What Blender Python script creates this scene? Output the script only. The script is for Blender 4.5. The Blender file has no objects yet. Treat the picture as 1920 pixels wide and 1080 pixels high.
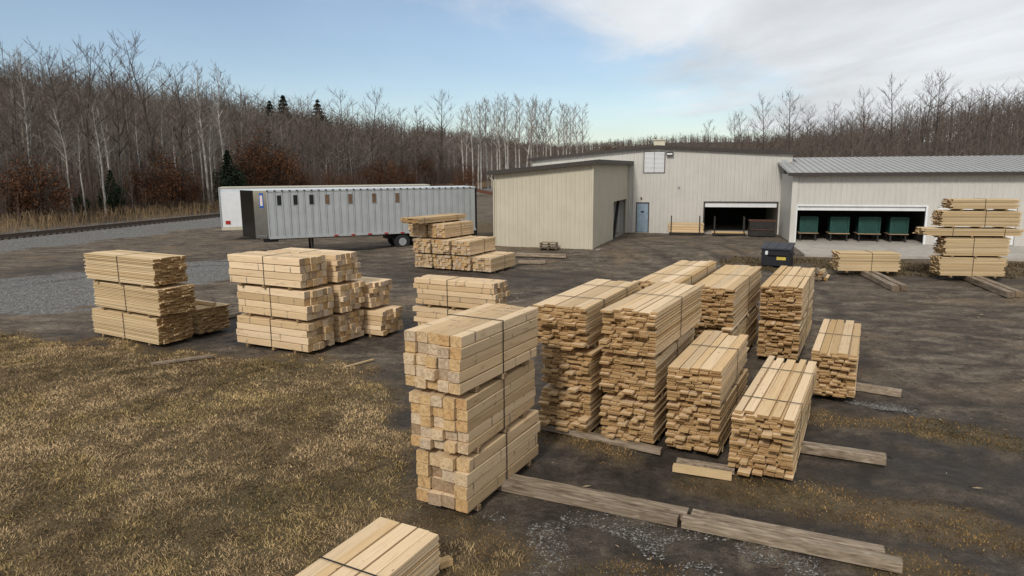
import bpy, math, random
import numpy as np
from mathutils import Matrix, Vector
random.seed(7); rng = np.random.default_rng(7)
sc = bpy.context.scene
col = sc.collection
# ------------------------------------------------------------------ camera
F, CH, PITCH, ROLL = 1280.0, 5.4, math.radians(9.85), math.radians(0.4)
fw = np.array([0, math.cos(PITCH), -math.sin(PITCH)]); u0 = np.array([0, math.sin(PITCH), math.cos(PITCH)]); r0 = np.array([1.0, 0, 0])
rt = r0*math.cos(ROLL)-u0*math.sin(ROLL); up = r0*math.sin(ROLL)+u0*math.cos(ROLL)
CAM = np.array([0, 0, CH])
cd = bpy.data.cameras.new('camera'); cam = bpy.data.objects.new('camera', cd); col.objects.link(cam)
cd.sensor_width = 36; cd.lens = 36*F/1920; cd.clip_end = 6000; cd.clip_start = 0.1
cam.matrix_world = Matrix(((rt[0], up[0], -fw[0], 0), (rt[1], up[1], -fw[1], 0), (rt[2], up[2], -fw[2], CH), (0, 0, 0, 1)))
sc.camera = cam
# ------------------------------------------------------------------ world, sun, exposure
SUN_EL, SUN_AZ = math.radians(38), math.radians(205)      # azimuth clockwise from +Y: behind the camera, a little left
w = bpy.data.worlds.new('World'); sc.world = w; w.use_nodes = True
nt = w.node_tree; nt.nodes.clear(); N = nt.nodes.new; LK = nt.links.new
out = N('ShaderNodeOutputWorld'); bg = N('ShaderNodeBackground'); bg.inputs[1].default_value = 0.092
sky = N('ShaderNodeTexSky'); sky.sky_type = 'NISHITA'; sky.sun_disc = False
sky.sun_elevation = SUN_EL; sky.sun_rotation = SUN_AZ; sky.air_density = 1.0; sky.dust_density = 0.7; sky.ozone_density = 2.0
tc = N('ShaderNodeTexCoord'); sx = N('ShaderNodeSeparateXYZ'); LK(tc.outputs['Generated'], sx.inputs[0])
def wm(op, a, b=None, c=None, clamp=False):
    n = N('ShaderNodeMath'); n.operation = op; n.use_clamp = clamp
    for i, v in enumerate((a, b, c)):
        if v is None: continue
        if isinstance(v, (int, float)): n.inputs[i].default_value = v
        else: LK(v, n.inputs[i])
    return n.outputs[0]
zc = wm('MAXIMUM', sx.outputs[2], 0.0); den = wm('ADD', zc, 0.03)
cx = wm('DIVIDE', sx.outputs[0], den); cy = wm('DIVIDE', sx.outputs[1], den)
cmb = N('ShaderNodeCombineXYZ'); LK(cx, cmb.inputs[0]); LK(cy, cmb.inputs[1])
def wnoise(scale, detail, rough, mapscale, dist=0.0, off=(0, 0, 0)):
    m = N('ShaderNodeMapping'); m.inputs['Scale'].default_value = mapscale; m.inputs['Rotation'].default_value = (0, 0, math.radians(-36)); m.inputs['Location'].default_value = off
    LK(cmb.outputs[0], m.inputs[0]); n = N('ShaderNodeTexNoise'); n.inputs['Scale'].default_value = scale
    n.inputs['Detail'].default_value = detail; n.inputs['Roughness'].default_value = rough; n.inputs['Distortion'].default_value = dist
    LK(m.outputs[0], n.inputs['Vector']); return n.outputs[0]
n1 = wnoise(0.55, 8, 0.55, (1.0, 0.5, 1), 0.4); n2 = wnoise(1.6, 9, 0.6, (1, 0.35, 1), 0.8, (3, 1, 0))
# a wide sheet of high cloud: it starts along a line in the cloud plane and covers everything to its right
edge = wm('SUBTRACT', cx, wm('MULTIPLY', wm('SUBTRACT', cy, 4.5), 0.50))
edge = wm('ADD', edge, wm('MULTIPLY', wm('SUBTRACT', n1, 0.5), 5.5))
edge = wm('ADD', edge, wm('MULTIPLY', wm('SUBTRACT', n2, 0.5), 2.2))
mask = N('ShaderNodeMapRange'); mask.interpolation_type = 'SMOOTHSTEP'; LK(edge, mask.inputs[0])
mask.inputs[1].default_value = -0.5; mask.inputs[2].default_value = 1.6; mask.inputs[3].default_value = 0.12; mask.inputs[4].default_value = 0.95
wisp = N('ShaderNodeMapRange'); LK(n2, wisp.inputs[0]); wisp.inputs[1].default_value = 0.60; wisp.inputs[2].default_value = 0.85; wisp.inputs[4].default_value = 0.35
msk = wm('MAXIMUM', mask.outputs[0], wisp.outputs[0])
cr = N('ShaderNodeMapRange'); LK(wnoise(0.8, 6, 0.55, (1, 0.45, 1), 0.3, (7, 2, 0)), cr.inputs[0]); cr.inputs[1].default_value = 0.3; cr.inputs[2].default_value = 0.7; cr.inputs[3].default_value = 5.0; cr.inputs[4].default_value = 7.6
cc = N('ShaderNodeCombineColor'); LK(wm('MULTIPLY', cr.outputs[0], 0.97), cc.inputs[0]); LK(cr.outputs[0], cc.inputs[1]); LK(wm('MULTIPLY', cr.outputs[0], 1.03), cc.inputs[2])
mx = N('ShaderNodeMix'); mx.data_type = 'RGBA'; LK(msk, mx.inputs[0]); LK(sky.outputs[0], mx.inputs[6]); LK(cc.outputs[0], mx.inputs[7])
LK(mx.outputs[2], bg.inputs[0]); LK(bg.outputs[0], out.inputs[0])
sd = bpy.data.lights.new('sun', 'SUN'); sd.energy = 2.0; sd.angle = math.radians(10); sd.color = (1, 0.95, 0.87)
so = bpy.data.objects.new('sun', sd); col.objects.link(so)
sv = Vector((math.sin(SUN_AZ)*math.cos(SUN_EL), math.cos(SUN_AZ)*math.cos(SUN_EL), math.sin(SUN_EL)))
so.rotation_euler = sv.to_track_quat('Z', 'Y').to_euler()
sc.view_settings.view_transform = 'Standard'; sc.view_settings.look = 'None'; sc.view_settings.exposure = 0.38; sc.view_settings.gamma = 1.0
# ------------------------------------------------------------------ helpers
def at(x, y, z=0.0):                      # photo pixel -> point on the level z
    d = fw+rt*(x-960)/F-up*(y-540)/F
    return CAM+d*((z-CH)/d[2])
def at_depth(x, y, Y):
    d = fw+rt*(x-960)/F-up*(y-540)/F
    return CAM+d*(Y/d[1])
def mesh_np(name, V, Fc, mat, smooth=False):
    V = np.asarray(V, dtype=np.float32); me = bpy.data.meshes.new(name)
    if isinstance(Fc, np.ndarray):
        k = Fc.shape[1]; nf = len(Fc)
        me.vertices.add(len(V)); me.vertices.foreach_set('co', V.ravel())
        me.loops.add(nf*k); me.loops.foreach_set('vertex_index', Fc.astype(np.int32).ravel())
        me.polygons.add(nf); me.polygons.foreach_set('loop_start', np.arange(0, nf*k, k, dtype=np.int32))
        me.update(calc_edges=True)
    else:
        me.from_pydata([tuple(v) for v in V], [], Fc); me.update()
    me.polygons.foreach_set('use_smooth', [smooth]*len(me.polygons))
    for m in (mat if isinstance(mat, (list, tuple)) else [mat]): me.materials.append(m)
    return me
class MB:
    def __init__(s): s.v = []; s.f = []
    def box(s, c, d, rz=0.0, R=None, taper=1.0):
        c = np.array(c, float); h = np.array(d, float)/2; b = len(s.v)
        ca, sa = math.cos(rz), math.sin(rz)
        for sz in (-1, 1):
            for sx_, sy in ((-1, -1), (1, -1), (1, 1), (-1, 1)):
                t = taper if sz > 0 else 1.0
                p = np.array([sx_*h[0]*t, sy*h[1]*t, sz*h[2]])
                p = np.array(R @ Vector(p)) if R is not None else np.array([p[0]*ca-p[1]*sa, p[0]*sa+p[1]*ca, p[2]])
                s.v.append(c+p)
        for q in ((3, 2, 1, 0), (4, 5, 6, 7), (0, 1, 5, 4), (1, 2, 6, 5), (2, 3, 7, 6), (3, 0, 4, 7)): s.f.append(tuple(b+i for i in q))
        return s
    def bar(s, p0, p1, wd, ht=None):
        p0 = Vector(p0); p1 = Vector(p1); d = p1-p0; ht = ht or wd
        q = d.to_track_quat('X', 'Z').to_matrix()
        return s.box((p0+p1)/2, (d.length, wd, ht), R=q)
    def tube(s, pts, r, k=8, cap=True):
        pts = [Vector(p) for p in pts]; b = len(s.v); rr = r if isinstance(r, (list, tuple)) else [r]*len(pts)
        for i, p in enumerate(pts):
            d = (pts[min(i+1, len(pts)-1)]-pts[max(i-1, 0)]).normalized(); a = d.orthogonal().normalized() if abs(d.z) > .99 or i == 0 else a
            a = (a-d*a.dot(d)).normalized(); c = d.cross(a)
            for j in range(k):
                t = 2*math.pi*j/k; s.v.append(np.array(p+(a*math.cos(t)+c*math.sin(t))*rr[i]))
        for i in range(len(pts)-1):
            for j in range(k): s.f.append((b+i*k+j, b+i*k+(j+1) % k, b+(i+1)*k+(j+1) % k, b+(i+1)*k+j))
        if cap: s.f.append(tuple(b+j for j in reversed(range(k)))); s.f.append(tuple(b+(len(pts)-1)*k+j for j in range(k)))
        return s
    def prism(s, poly, z0, z1):
        b = len(s.v); n = len(poly); z1s = z1 if isinstance(z1, (list, tuple)) else [z1]*n
        for p in poly: s.v.append(np.array([p[0], p[1], z0]))
        for p, z in zip(poly, z1s): s.v.append(np.array([p[0], p[1], z]))
        for i in range(n): j = (i+1) % n; s.f.append((b+i, b+j, b+n+j, b+n+i))
        s.f.append(tuple(b+i for i in reversed(range(n)))); s.f.append(tuple(b+n+i for i in range(n)))
        return s
    def build(s, name, mat, parent=None, smooth=False):
        o = bpy.data.objects.new(name, mesh_np(name, s.v, s.f, mat, smooth)); col.objects.link(o)
        if parent is not None: o.parent = parent
        return o
def tag(o, label=None, cat=None, group=None, kind=None):
    if label: o['label'] = label
    if cat: o['category'] = cat
    if group: o['group'] = group
    if kind: o['kind'] = kind
    return o
def empty(name, loc, rz=0.0, label=None, cat=None, group=None):
    o = bpy.data.objects.new(name, None); col.objects.link(o); o.location = loc; o.rotation_euler = (0, 0, rz); o.empty_display_size = .2
    return tag(o, label, cat, group)
def link(name, me, parent=None):
    o = bpy.data.objects.new(name, me); col.objects.link(o)
    if parent is not None: o.parent = parent
    return o
# ------------------------------------------------------------------ materials
def base_mat(name, rough=0.8, metal=0.0, spec=0.3):
    m = bpy.data.materials.new(name); m.use_nodes = True; t = m.node_tree; b = t.nodes['Principled BSDF']
    b.inputs['Roughness'].default_value = rough; b.inputs['Metallic'].default_value = metal; b.inputs['Specular IOR Level'].default_value = spec
    return m, t, b
def nd(t, typ, **kw):
    n = t.nodes.new(typ)
    for k, v in kw.items():
        if k in n.inputs: n.inputs[k].default_value = v
        else: setattr(n, k, v)
    return n
def noise(t, vec, scale, detail=4, rough=.55, dist=0):
    n = nd(t, 'ShaderNodeTexNoise', Scale=scale, Detail=detail, Roughness=rough, Distortion=dist)
    if vec is not None: t.links.new(vec, n.inputs['Vector'])
    return n.outputs[0]
def ramp(t, fac, stops):
    r = t.nodes.new('ShaderNodeValToRGB'); cr_ = r.color_ramp
    while len(cr_.elements) < len(stops): cr_.elements.new(0.5)
    for e_, (p, c) in zip(cr_.elements, stops): e_.position = p; e_.color = (*c, 1)
    t.links.new(fac, r.inputs[0]); return r.outputs[0]
def mixc(t, fac, a, b, mode='MIX'):
    m = nd(t, 'ShaderNodeMix', data_type='RGBA', blend_type=mode)
    for i, v in ((0, fac), (6, a), (7, b)):
        if isinstance(v, (int, float)): m.inputs[i].default_value = v
        elif isinstance(v, tuple): m.inputs[i].default_value = (*v, 1)
        else: t.links.new(v, m.inputs[i])
    return m.outputs[2]
def mth(t, op, a, b=None, clamp=False):
    n = t.nodes.new('ShaderNodeMath'); n.operation = op; n.use_clamp = clamp
    for i, v in enumerate((a, b)):
        if v is None: continue
        if isinstance(v, (int, float)): n.inputs[i].default_value = v
        else: t.links.new(v, n.inputs[i])
    return n.outputs[0]
def bump(t, b, h, strength=.3, dist=.02):
    n = nd(t, 'ShaderNodeBump', Strength=strength, Distance=dist); t.links.new(h, n.inputs['Height']); t.links.new(n.outputs[0], b.inputs['Normal'])
def mapped(t, out_, scale, loc=None):
    m = nd(t, 'ShaderNodeMapping'); m.inputs['Scale'].default_value = scale; t.links.new(out_, m.inputs[0])
    if loc is not None: t.links.new(loc, m.inputs['Location'])
    return m.outputs[0]
def wood(name, pale, tan, end_a, end_b, stain=.35, weather=0.0, gs=(1.6, 4, 4), ends=None):
    m, t, b = base_mat(name, .78, 0, .25)
    c = t.nodes.new('ShaderNodeTexCoord'); oi = t.nodes.new('ShaderNodeObjectInfo'); rnd = oi.outputs['Random']
    off = t.nodes.new('ShaderNodeCombineXYZ')
    for i, k in enumerate((37.0, 91.0, 53.0)): t.links.new(mth(t, 'MULTIPLY', rnd, k), off.inputs[i])
    grain = noise(t, mapped(t, c.outputs['Object'], gs, off.outputs[0]), 2.0, 8, .62, .6)
    fine = noise(t, mapped(t, c.outputs['Object'], (3, 30, 30), off.outputs[0]), 2.0, 4, .6)
    blot = noise(t, mapped(t, c.outputs['Object'], (5, 1.6, 1.6), off.outputs[0]), 1.3, 3, .5)
    r2 = mth(t, 'FRACT', mth(t, 'MULTIPLY', rnd, 17.31)); r3 = mth(t, 'FRACT', mth(t, 'MULTIPLY', rnd, 43.7))
    side = mixc(t, mth(t, 'MULTIPLY_ADD', r2, .75) if False else r2, pale, tan)
    side = mixc(t, 1.0, side, ramp(t, grain, [(.25, (.66, .58, .48)), (.45, (.97, .95, .92)), (.75, (1.08, 1.06, 1.03))]), 'MULTIPLY')
    side = mixc(t, 1.0, side, ramp(t, fine, [(.3, (.94, .92, .89)), (.6, (1.02, 1.02, 1.02))]), 'MULTIPLY')
    side = mixc(t, mth(t, 'MULTIPLY', ramp(t, blot, [(.60, (0, 0, 0)), (.78, (1, 1, 1))]), stain), side, (tan[0]*.55, tan[1]*.45, tan[2]*.38))
    vor = nd(t, 'ShaderNodeTexVoronoi', Scale=1.0); t.links.new(mapped(t, c.outputs['Object'], (9, 1.6, 1.6), off.outputs[0]), vor.inputs['Vector'])
    side = mixc(t, mth(t, 'MULTIPLY', ramp(t, vor.outputs['Distance'], [(.07, (1, 1, 1)), (.13, (0, 0, 0))]), mth(t, 'MULTIPLY', mth(t, 'GREATER_THAN', vor.outputs['Color'], .62), .75)), side, (.12, .065, .03))
    side = mixc(t, 1.0, side, ramp(t, r3, [(0, (.78, .76, .72)), (.35, (.95, .94, .92)), (1, (1.06, 1.05, 1.04))]), 'MULTIPLY')
    if ends:                                              # mill stamps on the squared timbers
        so_ = t.nodes.new('ShaderNodeSeparateXYZ'); t.links.new(c.outputs['Object'], so_.inputs[0])
        u_ = mth(t, 'ADD', mth(t, 'MULTIPLY', so_.outputs[0], 9.0), mth(t, 'MULTIPLY', rnd, 31.0)); cell = mth(t, 'FLOOR', u_); fr_ = mth(t, 'FRACT', u_)
        hsh = mth(t, 'FRACT', mth(t, 'MULTIPLY', mth(t, 'SINE', mth(t, 'ADD', mth(t, 'MULTIPLY', cell, 12.9), mth(t, 'MULTIPLY', rnd, 78.2))), 4375.5))
        bar = mth(t, 'MULTIPLY', mth(t, 'LESS_THAN', fr_, .16), mth(t, 'GREATER_THAN', hsh, .80))
        bar = mth(t, 'MULTIPLY', bar, ramp(t, noise(t, mapped(t, c.outputs['Object'], (60, 2, 2), off.outputs[0]), 1.0, 3), [(.42, (0, 0, 0)), (.55, (.7, .7, .7))]))
        side = mixc(t, bar, side, (.085, .078, .072))
    if weather: side = mixc(t, weather, side, ramp(t, grain, [(.34, (.035, .026, .019)), (.5, (.17, .135, .10)), (.75, (.42, .355, .285))]))
    ring = noise(t, mapped(t, c.outputs['Object'], (1, 1.2, 1.2), off.outputs[0]), 1.5, 4, .55, 2.2)
    end = ramp(t, r3, ends) if ends else mixc(t, r3, end_a, end_b)
    end = mixc(t, 1.0, end, ramp(t, ring, [(.3, (.62, .55, .48)), (.6, (1.08, 1.06, 1.04))]), 'MULTIPLY')
    sn = t.nodes.new('ShaderNodeSeparateXYZ'); t.links.new(c.outputs['Normal'], sn.inputs[0])
    isend = mth(t, 'GREATER_THAN', mth(t, 'ABSOLUTE', sn.outputs[0]), .75)
    t.links.new(mixc(t, isend, side, end), b.inputs['Base Color'])
    bump(t, b, grain, .25, .01)
    return m
M = {}
M['board'] = wood('sawn_board_wood', (.71, .56, .38), (.55, .38, .19), (.43, .285, .135), (.28, .17, .075))
M['yellow'] = wood('yellow_board_wood', (.64, .51, .33), (.51, .375, .21), (.40, .26, .12), (.24, .14, .06))
M['tie'] = wood('sawn_timber_wood', (.72, .57, .395), (.56, .405, .235), (.46, .30, .145), (.60, .49, .35), .7, ends=[(0, (.47, .30, .14)), (.3, (.50, .35, .18)), (.55, (.53, .42, .29)), (.8, (.44, .35, .25)), (.97, (.30, .21, .13))])
M['grey'] = wood('weathered_timber_wood', (.40, .32, .23), (.27, .20, .14), (.2, .15, .1), (.13, .1, .075), .5, .65, gs=(4, 1.6, 1.6))
M['dunnage'] = wood('dunnage_wood', (.40, .30, .19), (.22, .16, .1), (.3, .2, .1), (.2, .13, .07), .3, .2)
def plain(name, colr, rough=.6, metal=0, var=.12, scale=3.0, spec=.3, dirt=None):
    m, t, b = base_mat(name, rough, metal, spec); c = t.nodes.new('ShaderNodeTexCoord')
    n_ = noise(t, c.outputs['Object'], scale, 6, .6)
    lo = tuple(x*(1-var) for x in colr); hi = tuple(min(1, x*(1+var)) for x in colr)
    cc_ = ramp(t, n_, [(.3, lo), (.7, hi)])
    if dirt:
        d_ = noise(t, mapped(t, c.outputs['Object'], (2.5, 2.5, .35)), 1.2, 6, .65)
        cc_ = mixc(t, mth(t, 'MULTIPLY', ramp(t, d_, [(.5, (0, 0, 0)), (.75, (1, 1, 1))]), dirt[1]), cc_, dirt[0])
    t.links.new(cc_, b.inputs['Base Color']); return m
M['strap'] = plain('black_steel_strap', (.012, .012, .013), .5)
M['cream'] = plain('cream_metal_siding', (.49, .445, .345), .5, 0, .05, .8, .35, ((.30, .26, .20), .25))
M['white_siding'] = plain('white_metal_siding', (.50, .48, .44), .5, 0, .05, .8, .35, ((.34, .31, .27), .3))
M['fascia'] = plain('dark_brown_trim', (.045, .037, .032), .55)
M['roof'] = plain('grey_metal_roof', (.33, .325, .315), .5, .1, .12, 1.2)
M['concrete'] = plain('concrete_slab', (.36, .33, .29), .9, 0, .18, 1.5, .2, ((.22, .19, .16), .5))
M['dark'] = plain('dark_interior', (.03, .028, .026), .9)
M['whitepaint'] = plain('white_paint', (.66, .67, .67), .5, 0, .06, 2, .3, ((.4, .38, .35), .2))
M['doorblue'] = plain('blue_grey_door_paint', (.20, .26, .32), .5, 0, .2, 4)
M['galv'] = plain('galvanised_metal', (.40, .42, .43), .4, .5, .15, 5)
M['trailer'] = plain('grey_aluminium_siding', (.37, .385, .385), .5, .1, .08, 1.2, .4, ((.22, .22, .21), .35))
M['tr_white'] = plain('white_trailer_paint', (.60, .63, .66), .45, 0, .06, 1.5, .4, ((.42, .40, .37), .4))
M['chrome'] = plain('polished_steel', (.55, .56, .57), .14, 1.0, .1, 3)
M['black'] = plain('black_paint', (.012, .012, .013), .35)
M['blackgloss'] = plain('black_gloss_panel', (.02, .018, .016), .16, .3)
M['rubber'] = plain('tyre_rubber', (.02, .02, .021), .85)
M['rust'] = plain('rusty_steel', (.10, .045, .028), .8, 0, .35, 6)
M['red'] = plain('red_lens', (.35, .03, .02), .4)
M['blue'] = plain('blue_decal', (.02, .08, .30), .4)
M['orange'] = plain('orange_letter', (.75, .18, .06), .5)
M['green'] = plain('green_painted_steel', (.012, .052, .042), .5, 0, .3, 3)
M['bin'] = plain('dumpster_black', (.016, .016, .02), .5)
M['lid'] = plain('dumpster_lid_grey', (.035, .038, .045), .55)
M['yellowp'] = plain('yellow_sticker', (.55, .42, .08), .5)
M['steel_dark'] = plain('dark_steel', (.035, .032, .03), .6, .4, .3, 6)
M['plank_win'] = plain('brown_board', (.13, .08, .05), .8, 0, .3, 6)
M['rail'] = plain('rail_steel', (.10, .07, .055), .5, .5, .2, 6)
M['sleeper'] = plain('sleeper_wood', (.055, .045, .038), .9, 0, .3, 5)
def bark(name, a, b_):
    m, t, b = base_mat(name, .9, 0, .15); c = t.nodes.new('ShaderNodeTexCoord')
    n_ = noise(t, mapped(t, c.outputs['Object'], (1, 1, .5)), 1.6, 6, .65); t.links.new(ramp(t, n_, [(.35, a), (.62, b_)]), b.inputs['Base Color']); return m
M['bark_dark'] = bark('dark_bark', (.045, .036, .03), (.11, .092, .078))
M['bark_pale'] = bark('pale_bark', (.16, .14, .12), (.50, .47, .43))
M['twig'] = bark('twig_brown', (.075, .058, .05), (.15, .12, .10))
M['twig_pale'] = bark('twig_grey', (.13, .11, .095), (.26, .23, .20))
M['needle'] = bark('dark_needles', (.010, .018, .010), (.032, .048, .026))
M['oakleaf'] = bark('russet_leaves', (.045, .021, .012), (.14, .062, .028))
M['weed'] = bark('dry_weeds', (.12, .08, .045), (.30, .21, .12))
M['brush'] = bark('brown_brush', (.055, .037, .03), (.13, .092, .075))
def attr_mat(name, rough=.9):
    m, t, b = base_mat(name, rough, 0, .15); a = t.nodes.new('ShaderNodeAttribute'); a.attribute_name = 'tint'
    t.links.new(a.outputs['Color'], b.inputs['Base Color']); return m
M['blade'] = attr_mat('dry_grass_blades'); M['stone'] = attr_mat('limestone_chips')
# ------------------------------------------------------------------ ground: one sheet to the horizon
T0 = np.array([-41.2, 54.9]); TD = np.array([.2470, .9690]); TN = np.array([-.9690, .2470])      # the railway: point, direction, left normal
BN = np.array([.2419, .9703]); BE = np.array([.9703, -.2419])                                    # building depth and width directions
def sstep(a, b, x): t_ = np.clip((x-a)/(b-a), 0, 1); return t_*t_*(3-2*t_)
def vnoise(x, y, s, seed=0):              # smooth value noise
    r = np.random.default_rng(seed).random((256, 256)); X = x/s; Y = y/s
    xi = np.floor(X).astype(int); yi = np.floor(Y).astype(int); fx = X-xi; fy = Y-yi; fx = fx*fx*(3-2*fx); fy = fy*fy*(3-2*fy)
    g = lambda i, j: r[(xi+i) % 256, (yi+j) % 256]
    return (g(0, 0)*(1-fx)+g(1, 0)*fx)*(1-fy)+(g(0, 1)*(1-fx)+g(1, 1)*fx)*fy
def hill(x, y):
    s = (x-T0[0])*TN[0]+(y-T0[1])*TN[1]; q = (x-45)*.978-(y-95)*.208
    h = 36*(1-np.exp(-np.maximum(s-9, 0)*.25/36))+.6*sstep(3, 9, s)
    h = np.maximum(h, 40*(1-np.exp(-np.maximum(q-6, 0)*.19/40))*sstep(78, 100, y*.97+x*.1))
    far = 44*sstep(500, 1300, np.hypot(x, y))*(.6+.8*vnoise(x, y, 330, 5))
    return np.maximum(h*(.85+.3*vnoise(x, y, 70, 3)), far)*(y > 20)
def gz(x, y):                              # large-scale ground height
    x = np.asarray(x, float); y = np.asarray(y, float)
    n_ = x*BN[0]+y*BN[1]; s = (x-T0[0])*TN[0]+(y-T0[1])*TN[1]
    yard = .38*sstep(38.6, 44.5, n_)*sstep(-11, -4, x)+.25*np.exp(-(s/3.2)**2)
    return yard+hill(x, y)
def poly_px(pts): return np.array([at(*p)[:2] for p in pts])
def sd_poly(x, y, P):                      # signed distance, positive inside
    d = np.full(x.shape, 1e9); ins = np.zeros(x.shape, bool)
    for i in range(len(P)):
        a, b = P[i], P[(i+1) % len(P)]; e = b-a; t_ = np.clip(((x-a[0])*e[0]+(y-a[1])*e[1])/(e@e), 0, 1)
        d = np.minimum(d, np.hypot(x-a[0]-t_*e[0], y-a[1]-t_*e[1]))
        c_ = (a[1] > y) != (b[1] > y); ins ^= c_ & (x < (b[0]-a[0])*(y-a[1])/(b[1]-a[1]+1e-12)+a[0])
    return np.where(ins, d, -d)
def d_seg(x, y, a, b):
    e = b-a; t_ = np.clip(((x-a[0])*e[0]+(y-a[1])*e[1])/(e@e), 0, 1); return np.hypot(x-a[0]-t_*e[0], y-a[1]-t_*e[1])
GRASS = poly_px([(-700, 612), (0, 618), (180, 636), (430, 660), (600, 676), (735, 690), (765, 800), (775, 950), (850, 985), (930, 1060), (990, 1200), (990, 1500), (-1500, 1500)])
STRIPS = [((1000, 800), (1180, 860), .45), ((1340, 905), (1840, 985), .55), ((1540, 775), (1850, 815), .5), ((1090, 1060), (1250, 1075), .35), ((820, 965), (960, 1030), .5), ((1700, 1065), (1800, 1080), .4), ((1000, 790), (1110, 815), .4)]
STRIPS = [(at(*a)[:2], at(*b)[:2], w_) for a, b, w_ in STRIPS]
def zones(x, y):
    wob = (vnoise(x, y, 1.1, 11)-.5)*1.3+(vnoise(x, y, .35, 12)-.5)*.7
    g = sstep(-.5, .6, sd_poly(x, y, GRASS)+wob)
    for a, b, w_ in STRIPS: g = np.maximum(g, .75*sstep(.35, -.35, d_seg(x, y, a, b)-w_+wob*.6))
    s = (x-T0[0])*TN[0]+(y-T0[1])*TN[1]; n_ = x*BN[0]+y*BN[1]
    g = np.maximum(g, .8*sstep(5.5, 8, s+wob)); g = np.maximum(g, .55*sstep(37.2, 38.4, n_+wob*.6)*sstep(43.2, 41.8, n_+wob*.5)*sstep(15.5, 17.5, x))
    g = np.maximum(g, .85*sstep(44, 50, y)*sstep(4, 2.0, np.abs(x+1.0-(y-50)*.05)+wob)*sstep(75, 60, y))
    gr = sstep(9.5, 6.5, -s+wob*2)*sstep(6, 4, s)                                # ballast
    gr = np.maximum(gr, .75*sstep(1.4, .2, d_seg(x, y, at(-200, 590)[:2], at(170, 560)[:2])-1.6+wob*1.2))
    gr = np.maximum(gr, .22*sstep(.5, -.3, d_seg(x, y, at(950, 965)[:2], at(1600, 1075)[:2])-.42+wob*.7))
    gr = np.maximum(gr, .35*sstep(.5, -.3, d_seg(x, y, at(1560, 745)[:2], at(1700, 768)[:2])-.3+wob*.6))
    mud = sstep(8.5, 3.5, d_seg(x, y, np.array([1.5, 14.0]), np.array([9.0, 9.0]))+wob)
    mud = np.maximum(mud, sstep(4, 1, d_seg(x, y, np.array([0., 10.5]), np.array([5.0, 8.0]))+wob)); mud = np.maximum(mud, .8*sstep(5, 1.5, d_seg(x, y, np.array([-5., 35.]), np.array([1., 34.]))+wob)); mud = np.maximum(mud, .7*sstep(4, 1.0, d_seg(x, y, np.array([15., 36.]), np.array([24., 33.]))+wob))
    mud = np.maximum(mud, sstep(3.8, 1.2, d_seg(x, y, np.array([-12., 23.]), np.array([-2., 23.]))+wob))
    mud = np.maximum(mud, .8*sstep(5, 2, d_seg(x, y, np.array([-24., 38.]), np.array([-12., 40.]))+wob*1.5))
    gr = np.maximum(gr, .85*sstep(1.5, -.5, d_seg(x, y, at(-150, 560)[:2], at(430, 500)[:2])-4.0+wob*1.6))
    return np.clip(g, 0, 1), np.clip(gr, 0, 1), np.clip(mud, 0, 1)
PATHS = [[(2100, 640), (1700, 600), (1350, 545), (1050, 515), (700, 500), (350, 490), (-200, 560)], [(2100, 700), (1750, 640), (1480, 610), (1150, 530), (900, 500), (500, 470), (0, 510)], [(2100, 600), (1800, 580), (1550, 560), (1250, 500), (1150, 460)], [(2100, 800), (1750, 770), (1560, 700), (1540, 600), (1500, 540), (1330, 470)], [(2100, 900), (1700, 830), (1560, 815)], [(2100, 1010), (1750, 930), (1400, 915), (1150, 890), (1020, 850)], [(2100, 960), (1750, 890), (1560, 855)], [(1900, 620), (1500, 575), (1200, 540), (1000, 560), (800, 640)], [(-200, 530), (200, 490), (460, 480)], [(2100, 560), (1800, 565), (1600, 570)]]
def tracks(x, y):
    t_ = np.zeros(x.shape)
    for k, pth in enumerate(PATHS):
        P = np.array([at(*p)[:2] for p in pth]); u = np.linspace(0, len(P)-1, 60); Pi = np.stack([np.interp(u, np.arange(len(P)), P[:, 0]), np.interp(u, np.arange(len(P)), P[:, 1])], -1)
        for _ in range(6): Pi[1:-1] = (Pi[:-2]+Pi[1:-1]*2+Pi[2:])/4
        d_ = np.full(x.shape, 99.0); m = (np.hypot(x, y) < 75)
        for a, b in zip(Pi[:-1], Pi[1:]): d_[m] = np.minimum(d_[m], d_seg(x[m], y[m], a, b))
        d_ = np.abs(d_+(vnoise(x, y, 2.5, 80+k)-.5)*.25-.95); t_ = np.maximum(t_, sstep(.34, .12, d_)*(.35+.65*vnoise(x, y, 1.6, 90+k)))
    return t_
def axis(lo, hi, st, far_lo, far_hi, g=1.16):
    a = list(np.arange(lo, hi, st)); v, d = hi, st
    while v < far_hi: a.append(v); d *= g; v += d
    a.append(far_hi); v, d = lo, st; b = []
    while v > far_lo: d *= g; v -= d; b.append(max(v, far_lo))
    return np.array(sorted(set(b+a)))
gx = axis(-20, 26, .16, -2600, 2600, 1.09); gy = axis(5.5, 46, .16, -60, 3200, 1.075)
GX, GY = np.meshgrid(gx, gy); x_, y_ = GX.ravel(), GY.ravel()
zg, zr, zm = zones(x_, y_)
near = sstep(120, 60, np.hypot(x_, y_)); trk_ = tracks(x_, y_)*(1-zg)
def relief(x, y): return (vnoise(x, y, .45, 21)-.5)*.045+(vnoise(x, y, 1.7, 22)-.5)*.09+(vnoise(x, y, .2, 23)-.5)*.025
rel = relief(x_, y_)
ca_, sa_ = math.cos(math.radians(-22)), math.sin(math.radians(-22)); ru = (x_*sa_*-1+y_*ca_)+(vnoise(x_, y_, 6, 24)-.5)*1.5
rut = -np.abs(np.sin(ru*1.9))**6*.05*(vnoise(x_, y_, 4, 25) > .42)*(1-zg)
Z = gz(x_, y_)+near*(rel*(.55+.6*zg)+rut*sstep(-2, 1, x_+6)*.5-.045*trk_)-.03
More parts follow.
